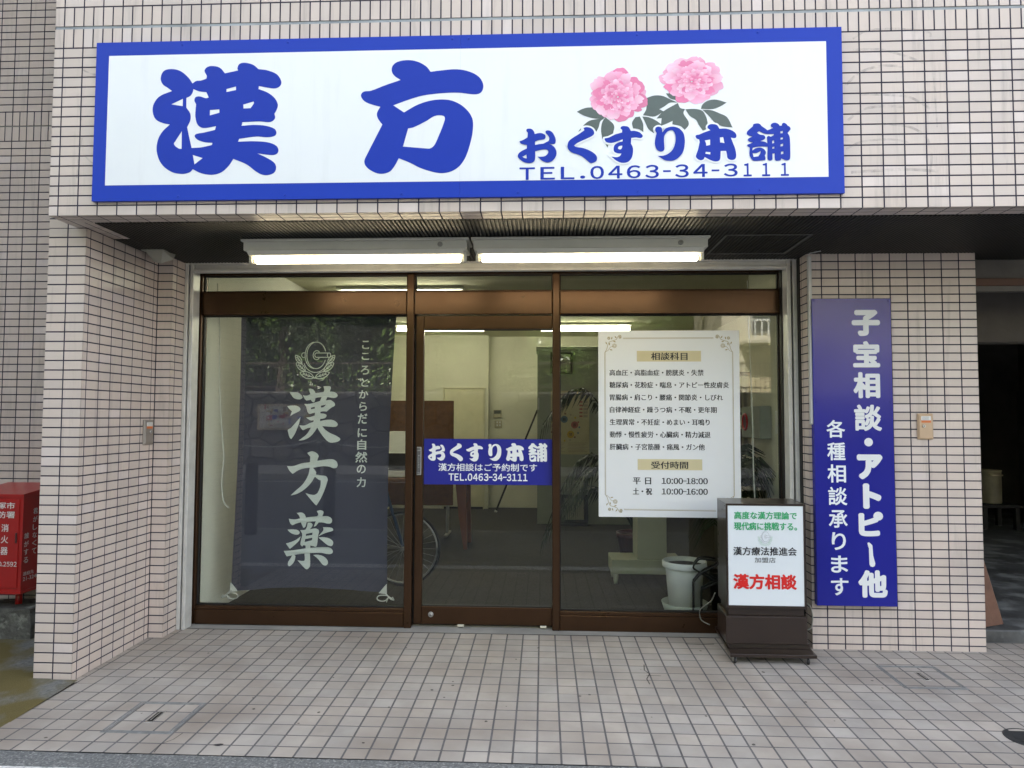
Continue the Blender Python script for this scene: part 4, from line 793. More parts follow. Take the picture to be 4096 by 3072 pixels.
b = MB(); b.box(.004, .470, -.07, .43, .044, .062, .002, T=WT); b.box(.012, .462, -.062, .42, .0622, .0955, .002, T=lambda x, y, z: WT(x+.0*(z), .06+y*.55, z)); b.build('base_board', brown_m, WSG)
for x, y in ((.03, -.045), (.425, -.045), (.03, .40), (.425, .40)):
    c_ = WT(x, y, 0); g0 = gz(c_[1])+.001
    b = MB(); b.box(c_[0]-.012, c_[0]+.012, c_[1]-.014, c_[1]+.014, .0405, .0438, .001); b.box(c_[0]-.009, c_[0]-.0065, c_[1]-.012, c_[1]+.008, .018, .0403, .0008); b.box(c_[0]+.0065, c_[0]+.009, c_[1]-.012, c_[1]+.008, .018, .0403, .0008)
    ca = b.build('castor', steel_m, WSG)
    b = MB(); rr_ = .0165; b.lathe([(rr_-.003, -.006), (rr_, -.004), (rr_, .004), (rr_-.003, .006)], (c_[0], c_[1]-.006, g0+rr_), 20, ax='x'); b.build('wheel', black_m, ca)
for z in (.855, .835):
    b = MB(); b.lathe([(.004, 0), (.004, .001), (0, .0015)], WT(-.001, .03+.08*(z < .85), z-.01*(z < .85)), 10, ax='x'); b.build('screw', dark_m, WSG)
cab_m = M('grey_cable', (.20, .20, .17), rough=.5)
b = MB(); b.tube(smooth([(3.875, .86, .125), (3.91, .85, .128), (3.945, .84, .15), (3.958, .85, .21), (3.952, .87, .262), (3.93, .88, .278), (3.90, .89, .285), (3.88, .90, .288)], 6), .0035, 8)
tag(b.build('power_cable', cab_m, loc=(3.9, .86, .12)), 'looping grey power cable hanging beside the brown standing sign', 'cable')

b = MB(); b.tube(smooth([(3.44, 1.0, .30), (3.43, 1.05, .24), (3.40, 1.09, .20), (3.375, 1.12, .16), (3.385, 1.13, .10), (3.43, 1.10, .08)], 6), .0035, 8)
tag(b.build('power_cable', cab_m, loc=(3.4, 1.1, .08)), 'grey power cable drooping behind the standing sign at the window sill', 'cable')

# ------------------------------------------------------------------ fluorescent fittings under the soffit
tube_m = M('lit_tube', (1.0, .84, .54), emit=2.7, var=0)
enamel_m = M('white_enamel', (.62, .62, .56), rough=.35, var=.05)
def fitting(x0, x1, label):
    t = thing('fluorescent_lamp', label, 'lamp', ((x0+x1)/2, .5, 2.26), 'lit fluorescent lamps under the soffit')
    b = MB(); ya = .43
    b.box(x0-.012, x1+.012, ya-.004, ya+.185, 2.318, 2.3305, .002); b.box(x0, x1, ya+.006, ya+.174, 2.268, 2.3175, .003)
    pr = [(ya+.004, 2.2675), (ya+.03, 2.246), (ya+.15, 2.246), (ya+.176, 2.2675)]
    V = [(x, y, z) for x in (x0+.02, x1-.02) for y, z in pr]; b.raw(V, [(0, 1, 5, 4), (1, 2, 6, 5), (2, 3, 7, 6), (3, 2, 1, 0), (4, 5, 6, 7)]); b.build('housing', enamel_m, t)
    for x in (x0+.008, x1-.026):
        b = MB(); b.box(x, x+.018, ya+.062, ya+.104, 2.212, 2.2672, .003); b.lathe([(.010, 0), (.010, .012), (.008, .014)], (x+(.018 if x < (x0+x1)/2 else -.014), ya+.083, 2.226), 14, ax='x'); b.build('lamp_holder', enamel_m, t)
    b = MB(); b.lathe([(.010, x0+.040), (.0165, x0+.047), (.0165, x1-.047), (.010, x1-.040)], (0, ya+.083, 2.226), 20, ax='x'); b.build('tube', tube_m, t)
    b = MB(); b.lathe([(.014, 0), (.014, .006), (.010, .010), (.008, .010), (.008, .0085), (0, .0085)], (x1-.145, ya+.0058, 2.293), 18, ax='y'); b.build('knob', M('knob_grey', (.35, .35, .33), rough=.3, metal=.5), t)
fitting(.745, 1.985, 'lit white fluorescent lamp under soffit, over left window and door')
fitting(2.022, 3.285, 'lit white fluorescent lamp under soffit, above the notice board side')

# sensor / speaker under the soffit at the left reveal
t = thing('soffit_speaker', 'off-white wedge shaped speaker fixed under the soffit at left', 'speaker', (.09, .78, 2.30))
b = MB(); b.box(.030, .168, .655, .715, 2.328, 2.3345, .003); b.build('mounting_plate', M('offwhite', (.36, .35, .30), rough=.5), t)
b = MB(); V = [(.052, .665, 2.3275), (.160, .665, 2.3275), (.185, .76, 2.3275), (.055, .76, 2.3275), (.088, .70, 2.268), (.128, .70, 2.258), (.185, .74, 2.292), (.085, .76, 2.28)]
b.raw(V, [(0, 1, 5, 4), (1, 2, 6, 5), (2, 3, 7, 6), (3, 0, 4, 7), (4, 5, 6, 7)]); b.build('housing', M('offwhite', (.36, .35, .30)), t)

# ------------------------------------------------------------------ floor hatches and manhole
def hatch(label, x0, x1, y0, y1, slot):
    t = thing('floor_hatch', label, 'floor hatch', ((x0+x1)/2, (y0+y1)/2, gz((y0+y1)/2)), 'tiled floor hatches in the forecourt')
    F = lambda x, y, z: Vector((x, y, gz(y)+z)); b = MB()
    for e, w_ in ((0, .009), (.014, .008)):
        a0, a1, c0, c1 = x0+e, x1-e, y0+e, y1-e
        for q in ((a0, a1, c0, c0+w_), (a0, a1, c1-w_, c1), (a0, a0+w_, c0+w_+.0003, c1-w_-.0003), (a1-w_, a1, c0+w_+.0003, c1-w_-.0003)): b.box(*q, -.004, .0016, .0006, T=F)
    b.build('frame', M('worn_zinc', (.19, .20, .205), rough=.6, metal=.15, var=.35, vscale=25), t)
    b = MB(); b.box(*slot, -.003, .0014, .0005, T=F); xm = (slot[0]+slot[1])/2; b.box(slot[0]+.006, slot[1]-.006, slot[2]+.012, slot[3]-.012, .0016, .0026, .0004, 1, T=F); b.box(xm-.003, xm+.003, slot[2]+.02, slot[3]-.02, .0028, .0045, .0008, T=F)
    b.build('handle', [steel_m, dark_m], t)
hatch('tile-filled square floor hatch with bright handle, near the pavement front at left', .500, .815, -.315, -.003, (.637, .673, -.214, -.10))
hatch('tile-filled square floor hatch with dull handle, in front of the right pillar', 4.215, 4.53, .345, .655, (4.375, 4.405, .45, .565))
b = MB(); c_ = (4.470, -.165, gz(-.165)); b.lathe([(.094, -.004), (.094, .002), (.088, .003), (.086, .001), (.062, .001), (.060, .003), (0, .003)], c_, 40)
b.box(4.455, 4.485, -.17, -.16, gz(-.165)+.0031, gz(-.165)+.004, .0004)
tag(b.build('manhole_cover', M('cast_iron', (.045, .047, .05), rough=.55, metal=.5, var=.3, vscale=30, bump=.3, bscale=200), loc=c_), 'small round dark iron drain cover set in the tiles at right', 'drain cover')
b = MB(); b.raw([(1.06+.02*math.cos(a*.9)*(1+.4*math.sin(3*a)), -.40+.008*math.sin(a*.9), gz(-.4)+.003+.002*math.sin(2*a)) for a in [i*.63 for i in range(11)]], [tuple(range(11))])
tag(b.build('dead_leaf', M('dry_leaf', (.03, .025, .03), rough=.8), loc=(1.06, -.4, 0)), 'small dark dead leaf lying on the front tiles', 'leaf')

# ------------------------------------------------------------------ red extinguisher box at the left edge
EB = thing('extinguisher_box', 'red fire extinguisher box with white lettering on a post at left edge', 'extinguisher box', (-.83, .88, .2))
red_m = M('red_paint', (.36, .012, .010), rough=.3, var=.10, vscale=5, bump=.08, bscale=30, coat=.2)
def wedge(mb, x0, x1, y0, y1, z0, zf, zb, mi=0):
    V = [(x0, y0, z0), (x1, y0, z0), (x1, y1, z0), (x0, y1, z0), (x0, y0, zf), (x1, y0, zf), (x1, y1, zb), (x0, y1, zb)]
    mb.raw(V, [(3, 2, 1, 0), (0, 1, 5, 4), (1, 2, 6, 5), (2, 3, 7, 6), (3, 0, 4, 7), (4, 5, 6, 7)], mi)
b = MB(); wedge(b, -1.02, -.674, .72, 1.03, .318, .868, .905); b.box(-1.03, -.668, .712, 1.04, .300, .3175, .002, 0); wedge(b, -1.03, -.668, .712, 1.04, .8685, .886, .925)
b.build('body', red_m, EB)
b = MB(); b.box(-1.0, -.694, .7145, .7195, .335, .855, .003); b.build('door', red_m, EB)
b = MB(); b.box(-.712, -.700, .7085, .7143, .60, .66, .002); b.build('latch', M('latch_dark', (.08, .02, .02), rough=.4), EB)
b = MB(); yf = .7145
lw_m = M('painted_white', (.68, .66, .64), rough=.5)
put_text(b, '平塚市', -.885, -.722, .800, .838, yf, off=.012); put_text(b, '消防署', -.885, -.720, .745, .785, yf, off=.012)
for c, z in (('消', .665), ('火', .598), ('器', .530)): put_text(b, c, -.800, -.756, z, z+.045, yf, off=.012)
put_digits(b, 'NO.2592', -.835, -.697, .462, .490, yf, off=.012)
b.build('front_lettering', lw_m, EB)
b = MB()
def col(s_, y, z, h, st_):
    for i, c in enumerate(s_): put_text(b, c, y, y+h*1.05, z-i*st_, z-i*st_+h, -.674, off=.004, face='x')
col('火のしまつ', .865, .800, .034, .048); col('君がしなくて', .80, .758, .034, .048); col('誰がする', .735, .620, .034, .048)
put_text(b, '連絡先', .735, .82, .402, .425, -.674, face='x'); put_text(b, '21-3240', .735, .86, .372, .394, -.674, face='x')
b.build('side_lettering', lw_m, EB)
b = MB(); b.tube([(-.79, .86, .17), (-.79, .86, .30)], .019, 16); b.build('post', red_m, EB)
b = MB(); n = 10
rr_ = random.Random(5)
P = []
for k, (z, e) in enumerate(((.0, .0), (.10, .0), (.185, .012), (.205, .04))):
    for (x, y) in ((-1.12, .74), (-.95, .735), (-.78, .74), (-.62, .735), (-.60, .85), (-.605, .99), (-.8, 1.0), (-1.12, .99)):
        cx, cyy = -.85, .865; P.append((x+(cx-x)*e+rr_.uniform(-.006, .006), y+(cyy-y)*e+rr_.uniform(-.006, .006), z+rr_.uniform(-.006, .006)))
F = [(k*8+j, k*8+(j+1) % 8, (k+1)*8+(j+1) % 8, (k+1)*8+j) for k in range(3) for j in range(8)]+[tuple(24+j for j in range(8))]
b.raw(P, F)
tag(b.build('concrete_block', M('mossy_concrete', (.10, .10, .09), rough=.95, var=.5, vscale=14, bump=.9, bscale=60, bdist=.01, vari2=((.25, .26, .23), 18, .55, .68)), loc=(-.85, .87, 0)), 'weathered mossy concrete block carrying the red box post', 'concrete block')
# ------------------------------------------------------------------ cloth banner behind the left pane
BN = thing('banner', 'dark navy cloth banner with pale brush kanji hanging behind the left window', 'banner', (.85, 1.32, .19))
def bw(x, z): return .014*math.sin(10.5*x+1.1*z)*(.35+abs(x-.86))+.006*math.sin(24*x+2.1*z)*max(.25, (1.3-z))*.7
def hang(mb): mb.v = [(x, y+bw(x, z), z) for x, y, z in mb.v]; return mb
def bedge(z):
    t = (z-.19)/1.9; return .318+.03*t+.018*math.sin(t*3.1), 1.369+.05*t-.02*math.sin(t*3.1)
cloth_m = bpy.data.materials.new('navy_cloth'); cloth_m.use_nodes = True
n_ = cloth_m.node_tree.nodes; l_ = cloth_m.node_tree.links; pb = n_['Principled BSDF']
pb.inputs['Base Color'].default_value = (.045, .045, .072, 1); pb.inputs['Roughness'].default_value = .85; pb.inputs['Alpha'].default_value = .985
pb.inputs['Sheen Weight'].default_value = .15
wv = n_.new('ShaderNodeTexWave'); wv.inputs['Scale'].default_value = 260; tcn = n_.new('ShaderNodeTexCoord'); l_.new(tcn.outputs['Object'], wv.inputs['Vector'])
bpn = n_.new('ShaderNodeBump'); bpn.inputs['Strength'].default_value = .15; bpn.inputs['Distance'].default_value = .001; l_.new(wv.outputs['Fac'], bpn.inputs['Height']); l_.new(bpn.outputs[0], pb.inputs['Normal'])
b = MB(); NX, NZ = 40, 60; V = []
for j in range(NZ+1):
    for i in range(NX+1):
        tz = j/NZ; u_ = i/NX; z = .185+(2.2-.185)*tz
        if j == 0: z += .03*math.sin(math.pi*u_)
        elif j < 6: z += .03*math.sin(math.pi*u_)*(1-j/6)
        a, c = bedge(z); x = a+(c-a)*u_; V.append((x, 1.32+bw(x, z), z))
b.raw(V, [(j*(NX+1)+i, j*(NX+1)+i+1, (j+1)*(NX+1)+i+1, (j+1)*(NX+1)+i) for j in range(NZ) for i in range(NX)], sm=True)
b.build('cloth', cloth_m, BN)
dye_m = M('pale_dye', (.66, .70, .66), rough=.85, var=.05, vscale=30)
b = MB()
for k in ('bkan', 'bhou', 'byaku'): put_glyph(b, G[k], 1.3145)
hang(b).build('kanji_lettering', dye_m, BN)
b = MB()
for c, x0, x1, z0, z1 in [('こ', 1.1815, 1.2285, 1.809, 1.865), ('こ', 1.179, 1.2295, 1.736, 1.783), ('ろ', 1.1735, 1.231, 1.637, 1.697), ('と', 1.1785, 1.2255, 1.555, 1.613), ('か', 1.164, 1.2265, 1.476, 1.5315), ('ら', 1.1675, 1.2185, 1.393, 1.452), ('だ', 1.1595, 1.2225, 1.305, 1.3735), ('に', 1.1595, 1.2205, 1.216, 1.275), ('自', 1.1585, 1.2175, 1.131, 1.2), ('然', 1.1465, 1.2255, 1.046, 1.118), ('の', 1.158, 1.2165, .974, 1.03), ('力', 1.1595, 1.2175, .883, .948)]:
    put_text(b, c, x0, x1, z0, z1, 1.3160, off=.014, mincho=.001)
hang(b).build('slogan_lettering', dye_m, BN)
b = MB(); emblem(b, .7255, 1.0, 1.61, 1.8565, 1.3165, .0052); hang(b).build('emblem', dye_m, BN)
wc_m = M('white_cord', (.66, .66, .60), rough=.8)
for x, s_ in ((.318, 1), (1.369, -1)):
    b = MB(); b.face([(x-.004*s_, 1.312, .182), (x+.052*s_, 1.312, .187), (x-.002*s_, 1.312, .250)], 0); b.build('corner_patch', wc_m, BN)
    b = MB(); q = lambda a, c: (x+s_*a, 1.30, c)
    b.tube([q(*p) for p in smooth([(.012, .196), (-.012, .176), (-.030, .155), (-.050, .148), (-.030, .162), (-.006, .176), (.02, .178), (.05, .172), (.058, .152), (.035, .140), (.005, .142), (-.018, .165)], 5)], .0035, 8)
    b.tube([q(-.03, .15), q(-.045, .166), q(-.055, .145)], .004, 8); b.tube([q(-.018, .165), q(-.01, .150), q(-.004, .133)], .0035, 8); b.build('tie_cord', wc_m, BN)
b = MB(); b.tube([(.30, 1.325, 2.2), (1.45, 1.325, 2.2)], .008, 10); b.build('hanging_rod', white_p, BN)

# hanging white wires inside the two windows
def wire(pts, label, x, r=.004):
    b = MB(); b.tube(smooth(pts, 8), r, 8); tag(b.build('hanging_wire', wc_m, loc=(x, 1.27, 1)), label, 'wire')
wire([(.20, 1.27, 2.25), (.222, 1.27, 1.95), (.228, 1.27, 1.75), (.232, 1.27, 1.55), (.245, 1.27, 1.35), (.262, 1.27, 1.18), (.272, 1.27, 1.08), (.262, 1.27, .95), (.264, 1.27, .86), (.28, 1.27, .78), (.31, 1.28, .74)], 'thin white wire dangling inside the left window beside the banner', .25)
wire([(3.735, 1.27, 2.25), (3.742, 1.27, 1.9), (3.750, 1.27, 1.6), (3.757, 1.27, 1.3), (3.758, 1.27, 1.05), (3.764, 1.27, .85), (3.772, 1.27, .70), (3.790, 1.27, .45)], 'thin white wire dangling inside the right window by the red alarm box', 3.75)

# ------------------------------------------------------------------ inside the shop
itube_m = M('lit_tube_inside', (1.0, .95, .70), emit=5.4, var=0)
def inner_lamp(x0, x1, y, label):
    t = thing('ceiling_lamp', label, 'ceiling lamp', ((x0+x1)/2, y, 2.5), 'lit ceiling lamps inside the shop')
    b = MB(); b.box(x0-.02, x1+.02, y-.10, y+.10, 2.53, 2.559, .004); b.build('housing', enamel_m, t)
    b = MB(); b.lathe([(.016, x0), (.022, x0+.015), (.022, x1-.015), (.016, x1)], (0, y, 2.49), 16, ax='x'); b.build('tube', itube_m, t)
    for x in (x0-.012, x1-.004):
        b = MB(); b.box(x, x+.016, y-.02, y+.02, 2.465, 2.5295, .003); b.build('lamp_holder', enamel_m, t)
inner_lamp(.50, 1.645, 5.6, 'lit ceiling lamp seen through the glass above the door sign, left of two')
inner_lamp(2.37, 3.515, 5.6, 'lit ceiling lamp seen above the notice board, right of two')
inner_lamp(.50, 1.645, 3.1, 'unseen ceiling lamp added above the header bar to brighten the left inner wall')  # extra lamp put in to lift the left inner wall, not visible

wood_m = M('brown_wood', (.16, .068, .026), rough=.45, var=.25, vscale=5, bump=.1, bscale=40, aniso=(1, 14, 14))
cork_m = M('brown_felt', (.135, .06, .020), rough=.95, var=.2, vscale=20, bump=.3, bscale=200)
t = thing('partition_screen', 'brown felt partition screen standing behind the counter', 'partition', (1.0, 4.6, 0))
b = MB(); b.box(.30, 1.38, 4.58, 4.62, .35, 1.54, .004); b.build('panel', cork_m, t)
for x in (.36, 1.32):
    b = MB(); b.box(x-.015, x+.015, 4.57, 4.63, .0, .349, .002); b.box(x-.02, x+.02, 4.42, 4.78, .018, .04, .003); b.build('leg', steel_m, t)
# table
t = thing('table', 'brown wooden table with splayed legs behind the sliding door', 'table', (1.1, 3.9, 0))
b = MB(); b.box(.35, 1.66, 3.66, 4.25, .70, .735, .006); b.build('tabletop', wood_m, t)
for x, y, dx in ((1.57, 3.76, .05), (.44, 3.76, -.05), (1.57, 4.15, .05), (.44, 4.15, -.05)):
    b = MB(); b.raw([(x-.055, y-.03, .699), (x+.055, y-.03, .699), (x+.055, y+.03, .699), (x-.055, y+.03, .699), (x+dx*.4-.04, y-.025, .35), (x+dx*.4+.04, y-.025, .35), (x+dx*.4+.04, y+.025, .35), (x+dx*.4-.04, y+.025, .35), (x+dx-.018, y-.018, .018), (x+dx+.018, y-.018, .018), (x+dx+.018, y+.018, .018), (x+dx-.018, y+.018, .018)],
        [(3, 2, 1, 0)]+[(r_+k, r_+(k+1) % 4, r_+4+(k+1) % 4, r_+4+k) for r_ in (0, 4) for k in range(4)]+[(8, 9, 10, 11)]); b.build('leg', M('reddish_wood', (.21, .075, .04), rough=.5, var=.15), t)
t = thing('desktop_printer', 'white desktop printer with dark front beside the brown screen', 'printer', (.95, 3.9, .736))
b = MB(); V = [(.72, 3.75, .80), (1.05, 3.75, .80), (1.05, 4.1, .80), (.72, 4.1, .80)]
b.box(.72, 1.05, 3.75, 4.1, .737, .80, .006); b.box(.72, 1.05, 3.78, 4.1, .801, .99, .008); b.raw([(.74, 3.8, .991), (1.05, 3.8, .991), (1.05, 4.1, .991), (.74, 4.1, .991), (.80, 3.86, 1.20), (1.05, 3.86, 1.20), (1.05, 4.1, 1.20), (.80, 4.1, 1.20)], [(0, 1, 5, 4), (1, 2, 6, 5), (2, 3, 7, 6), (3, 0, 4, 7), (4, 5, 6, 7)]); b.build('body', white_p, t)
b = MB(); b.box(.735, 1.04, 3.765, 3.779, .81, .98, .003); b.build('front_tray', black_m, t)
b = MB(); b.box(1.18, 1.42, 3.72, 3.84, .736, .80, .004); tag(b.build('tissue_box', white_p, loc=(1.3, 3.78, .736)), 'small white box on the brown table behind the door glass', 'box')
t = thing('drinking_glass', 'small grey drinking glass on the table edge behind the door', 'glass', (1.50, 3.75, .736))
b = MB(); b.lathe([(.028, 0), (.034, .10), (.032, .10), (.026, .006), (0, .006)], (1.50, 3.75, .736), 18); b.build('tumbler', M('glass_grey', (.25, .26, .22), rough=.1), t)
t = thing('wall_thermostat', 'beige wall controller with dark screen on the back wall', 'controller', (1.72, 6.98, 1.4))
b = MB(); b.box(1.664, 1.786, 6.97, 6.999, 1.343, 1.463, .004); b.build('case', M('beige_plastic', (.45, .42, .30), rough=.5), t)
b = MB(); b.box(1.676, 1.774, 6.966, 6.9695, 1.405, 1.455, .002); b.build('screen', M('lcd_grey', (.09, .10, .09), rough=.3), t)
t = thing('light_switch', 'square four-button light switch below the wall controller', 'switch', (1.74, 6.98, 1.25))
b = MB(); b.box(1.682, 1.793, 6.985, 6.9995, 1.1915, 1.308, .003); b.build('plate', M('beige_plastic', (.45, .42, .30)), t)
for x in (1.712, 1.752):
    for z in (1.222, 1.266): b = MB(); b.box(x, x+.02, 6.978, 6.9848, z, z+.024, .002); b.build('button', white_p, t)
b = MB(); b.tube([(1.74, 6.5, .03), (2.32, 6.9, 1.46)], .014, 10, 0); b.tube([(1.735, 6.497, .018), (1.745, 6.503, .04)], .02, 10, 1); tag(b.build('leaning_stick', [dark_m, white_p], loc=(1.74, 6.5, .018)), 'thin black stick leaning on the back wall beside the grey locker', 'stick')
# locker with clock, wall poster and framed picture
lock_m = M('locker_grey', (.30, .33, .27), rough=.5, var=.05)
t = thing('tall_locker', 'tall grey-green locker inside the shop carrying clock and poster', 'locker', (2.9, 5.7, 0))
b = MB(); b.box(2.33, 3.5, 5.47, 6.0, .018, 2.20, .004); b.build('body', lock_m, t)
b = MB(); b.box(2.315, 3.515, 5.455, 6.0, 2.201, 2.25, .004); b.build('cornice', lock_m, t)
b = MB(); b.box(2.34, 2.355, 5.455, 5.4695, 1.45, 1.60, .003); b.build('handle', steel_m, t)
t = thing('wall_clock', 'dark framed square clock above the coloured poster', 'clock', (2.63, 5.44, 2.04))
b = MB(); b.box(2.495, 2.775, 5.425, 5.469, 1.908, 1.935, .004); b.box(2.495, 2.775, 5.425, 5.469, 2.151, 2.178, .004); b.box(2.495, 2.522, 5.425, 5.469, 1.9355, 2.1505, .003); b.box(2.748, 2.775, 5.425, 5.469, 1.9355, 2.1505, .003); b.build('frame', dark_m, t)
b = MB(); b.box(2.5225, 2.7475, 5.445, 5.46, 1.9355, 2.1505, .001); b.build('dial', M('dial_grey', (.30, .30, .24), rough=.4), t)
b = MB()
for k in range(12):
    a = R(90-30*(k or 12)); put_text(b, str(k or 12), 2.635+.085*math.cos(a)-.010, 2.635+.085*math.cos(a)+.010, 2.043+.083*math.sin(a)-.009, 2.043+.083*math.sin(a)+.009, 5.4445)
b.build('numerals', ink_m, t)
b = MB(); ribbon(b, [(2.62, 2.035), (2.70, 2.056)], .006, 5.4445, lift=.001); ribbon(b, [(2.635, 2.05), (2.60, 2.02)], .007, 5.4445, lift=.0013); b.build('hands', ink_m, t)
t = thing('medicine_chart', 'pale chart poster of coloured circles with kanji on grey locker', 'poster', (2.78, 5.46, 1.3))
b = MB(); b.box(2.50, 2.985, 5.464, 5.4695, .89, 1.69, .001); b.build('sheet', M('chart_paper', (.50, .45, .28), rough=.6), t)
b = MB(); chart = [(2.67, 1.33, .045, 0, '酸'), (2.80, 1.26, .045, 1, '苦'), (2.75, 1.14, .045, 2, '甘'), (2.59, 1.14, .045, 3, '辛'), (2.55, 1.25, .04, 4, '鹹')]
cms = [M('chart_blue', (.10, .17, .22), rough=.6), M('chart_red', (.36, .12, .10), rough=.6), M('chart_yellow', (.48, .33, .03), rough=.6), M('chart_grey', (.35, .31, .22), rough=.6), M('chart_brown', (.20, .10, .06), rough=.6), ink_m]
for x, z, r_, mi, c in chart:
    b.lathe([(r_, .0002), (r_, .0006), (0, .0006)], (x, 5.464, z), 24, mi=mi, ax='y'); put_text(b, c, x-.02, x+.02, z-.02, z+.02, 5.4632, off=.01, mi=5)
for k in range(16):
    a = k*.39; b.lathe([(.012, .0002), (.012, .0005), (0, .0005)], (2.68+.18*math.cos(a), 5.464, 1.23+.17*math.sin(a)), 12, mi=k % 5, ax='y')
b.box(2.52, 2.90, 5.4635, 5.4639, 1.63, 1.66, .0001, 3); put_text(b, '漢薬の薬味薬性表', 2.54, 2.88, 1.635, 1.657, 5.4634, off=.01, mi=5)
for i in range(5): b.box(2.86, 2.90, 5.4635, 5.4639, 1.54-.045*i, 1.56-.045*i, .0001, 1); b.box(2.91, 2.965, 5.4635, 5.4639, 1.535-.045*i, 1.565-.045*i, .0001, 3)
for i in range(7):
    for x0, x1 in ((2.51, 2.68), (2.72, 2.96)): b.box(x0, x1-.02*(i % 3), 5.4635, 5.4639, 1.03-.018*i, 1.036-.018*i, .0001, 3)
b.build('chart_print', cms, t)
t = thing('framed_picture', 'black framed line drawing standing on the floor inside, below chart', 'picture', (2.79, 5.37, .02))
b = MB(); z0, z1 = .045, .40
b.box(2.62, 2.957, 5.34, 5.365, z0, z0+.045, .003); b.box(2.62, 2.957, 5.34, 5.365, z1-.045, z1, .003); b.box(2.62, 2.668, 5.34, 5.365, z0+.0455, z1-.0455, .003); b.box(2.909, 2.957, 5.34, 5.365, z0+.0455, z1-.0455, .003); b.build('frame', dark_m, t)
b = MB(); b.box(2.6685, 2.9085, 5.35, 5.36, z0+.0455, z1-.0455, .001); b.build('drawing', M('drawing_paper', (.34, .33, .25), rough=.6), t)
b = MB()
for k in range(9): ribbon(b, smooth([(2.72+.012*k, .33-.01*(k % 3)), (2.70+.016*k, .25), (2.73+.012*k, .13+.012*(k % 4))], 4), .003, 5.3495, lift=.0003*(k+1))
b.build('ink_lines', ink_m, t)
b = MB(); b.box(2.62, 2.957, 5.30, 5.40, .018, .0445, .003); b.build('stand', dark_m, t)

# bicycle parked inside
t = thing('bicycle', 'bicycle parked inside, one thin spoked wheel showing behind the banner', 'bicycle', (.9, 2.2, .02))
rim_m = M('rim_silver', (.45, .45, .44), rough=.3, metal=.8); tyre_m = M('tyre_rubber', (.02, .02, .02), rough=.8)
def wheel(cx, cy, cz, r_):
    ring = lambda q, k=40: [(cx+q*math.cos(6.2832*i/k), cy, cz+q*math.sin(6.2832*i/k)) for i in range(k)]
    b = MB(); b.tube(ring(r_-.009), .0105, 8, closed=True); w_ = b.build('wheel', tyre_m, t)
    b = MB(); b.tube(ring(r_-.026), .008, 8, closed=True); b.build('rim', rim_m, w_)
    b = MB()
    for k in range(28):
        a = 6.2832*k/28; a2 = a+(.28 if k % 2 else -.28); b.tube([(cx+.02*math.cos(a2), cy+(.022 if k % 4 < 2 else -.022), cz+.02*math.sin(a2)), (cx+(r_-.03)*math.cos(a), cy, cz+(r_-.03)*math.sin(a))], .0013, 5, cap=False)
    b.tube([(cx, cy-.05, cz), (cx, cy+.05, cz)], .016, 10); b.build('spokes', rim_m, w_)
wheel(1.30, 2.2, .314, .295); wheel(.475, 2.2, .314, .295)
b = MB(); fm = M('bike_blue', (.03, .06, .12), rough=.3)
for p in ([(1.30, 2.2, .314), (1.17, 2.2, .72), (1.14, 2.2, .84)], [(1.18, 2.2, .66), (.82, 2.2, .30)], [(.82, 2.2, .30), (.72, 2.2, .76)], [(.82, 2.2, .30), (.475, 2.2, .314)], [(.475, 2.2, .314), (.74, 2.2, .68)]): b.tube(p, .013, 10)
b.build('frame', fm, t)
b = MB(); b.tube([(1.05, 1.95, .93), (1.14, 2.08, .93), (1.13, 2.2, .86), (1.14, 2.32, .93), (1.05, 2.45, .93)], .010, 10); b.build('handlebar', rim_m, t)
b = MB(); b.raw([(.60, 2.13, .78), (.60, 2.27, .78), (.84, 2.22, .78), (.84, 2.18, .78), (.61, 2.14, .82), (.61, 2.26, .82), (.83, 2.215, .81), (.83, 2.185, .81)], [(0, 1, 5, 4), (1, 2, 6, 5), (2, 3, 7, 6), (3, 0, 4, 7), (4, 5, 6, 7), (3, 2, 1, 0)]); b.build('saddle', black_m, t)
b = MB(); b.box(1.43, 1.45, 2.165, 2.185, .16, .21, .003); b.build('reflector', white_p, t)

# white flower pot in its saucer, wire rack, white cabinet
t = thing('flower_pot', 'large white flower pot full of soil standing inside right window', 'flower pot', (3.375, 1.56, .018))
pc = (3.375, 1.58, .018); potw = M('pot_white', (.84, .86, .84), rough=.45, var=.05)
b = MB(); b.lathe([(.105, .03), (.128, .30), (.130, .31), (.146, .312), (.150, .318), (.150, .352), (.146, .356), (.138, .354), (.134, .325), (.0, .325)], pc, 40); b.build('pot', potw, t)
b = MB(); b.lathe([(.0, .322), (.05, .334), (.10, .330), (.1335, .326)][::-1], pc, 32); b.build('soil', M('potting_soil', (.035, .028, .022), rough=.95, var=.5, vscale=60, bump=1, bscale=120, bdist=.01), t)
b = MB(); b.lathe([(.115, .001), (.14, .02), (.158, .075), (.155, .077), (.135, .03), (.0, .029)], pc, 40); b.build('saucer', M('saucer_white', (.50, .54, .46), rough=.5), t)
b = MB(); rk = .0065
for dx, y in ((0, 1.38), (.02, 1.46)):
    b.tube(smooth([(3.39+dx, y, .028), (3.39+dx, y, .25), (3.397+dx, y, .277), (3.443+dx, y, .328), (3.52+dx, y, .37), (3.596+dx, y, .414)], 4), rk, 8)
    b.tube(smooth([(3.575+dx, y+.02, .26), (3.52+dx, y+.02, .285), (3.443+dx, y+.02, .33), (3.397+dx, y+.02, .363), (3.422+dx, y+.02, .407), (3.453+dx, y+.02, .42), (3.54+dx, y+.02, .41)], 4), rk, 8)
    b.tube(smooth([(3.443+dx, y, .055), (3.443+dx, y, .21), (3.458+dx, y, .228), (3.53+dx, y, .265), (3.555+dx, y, .262), (3.566+dx, y, .24), (3.567+dx, y, .03)], 4), rk, 8)
    b.tube([(3.38, y, .03), (3.62, y, .03)], rk, 8)
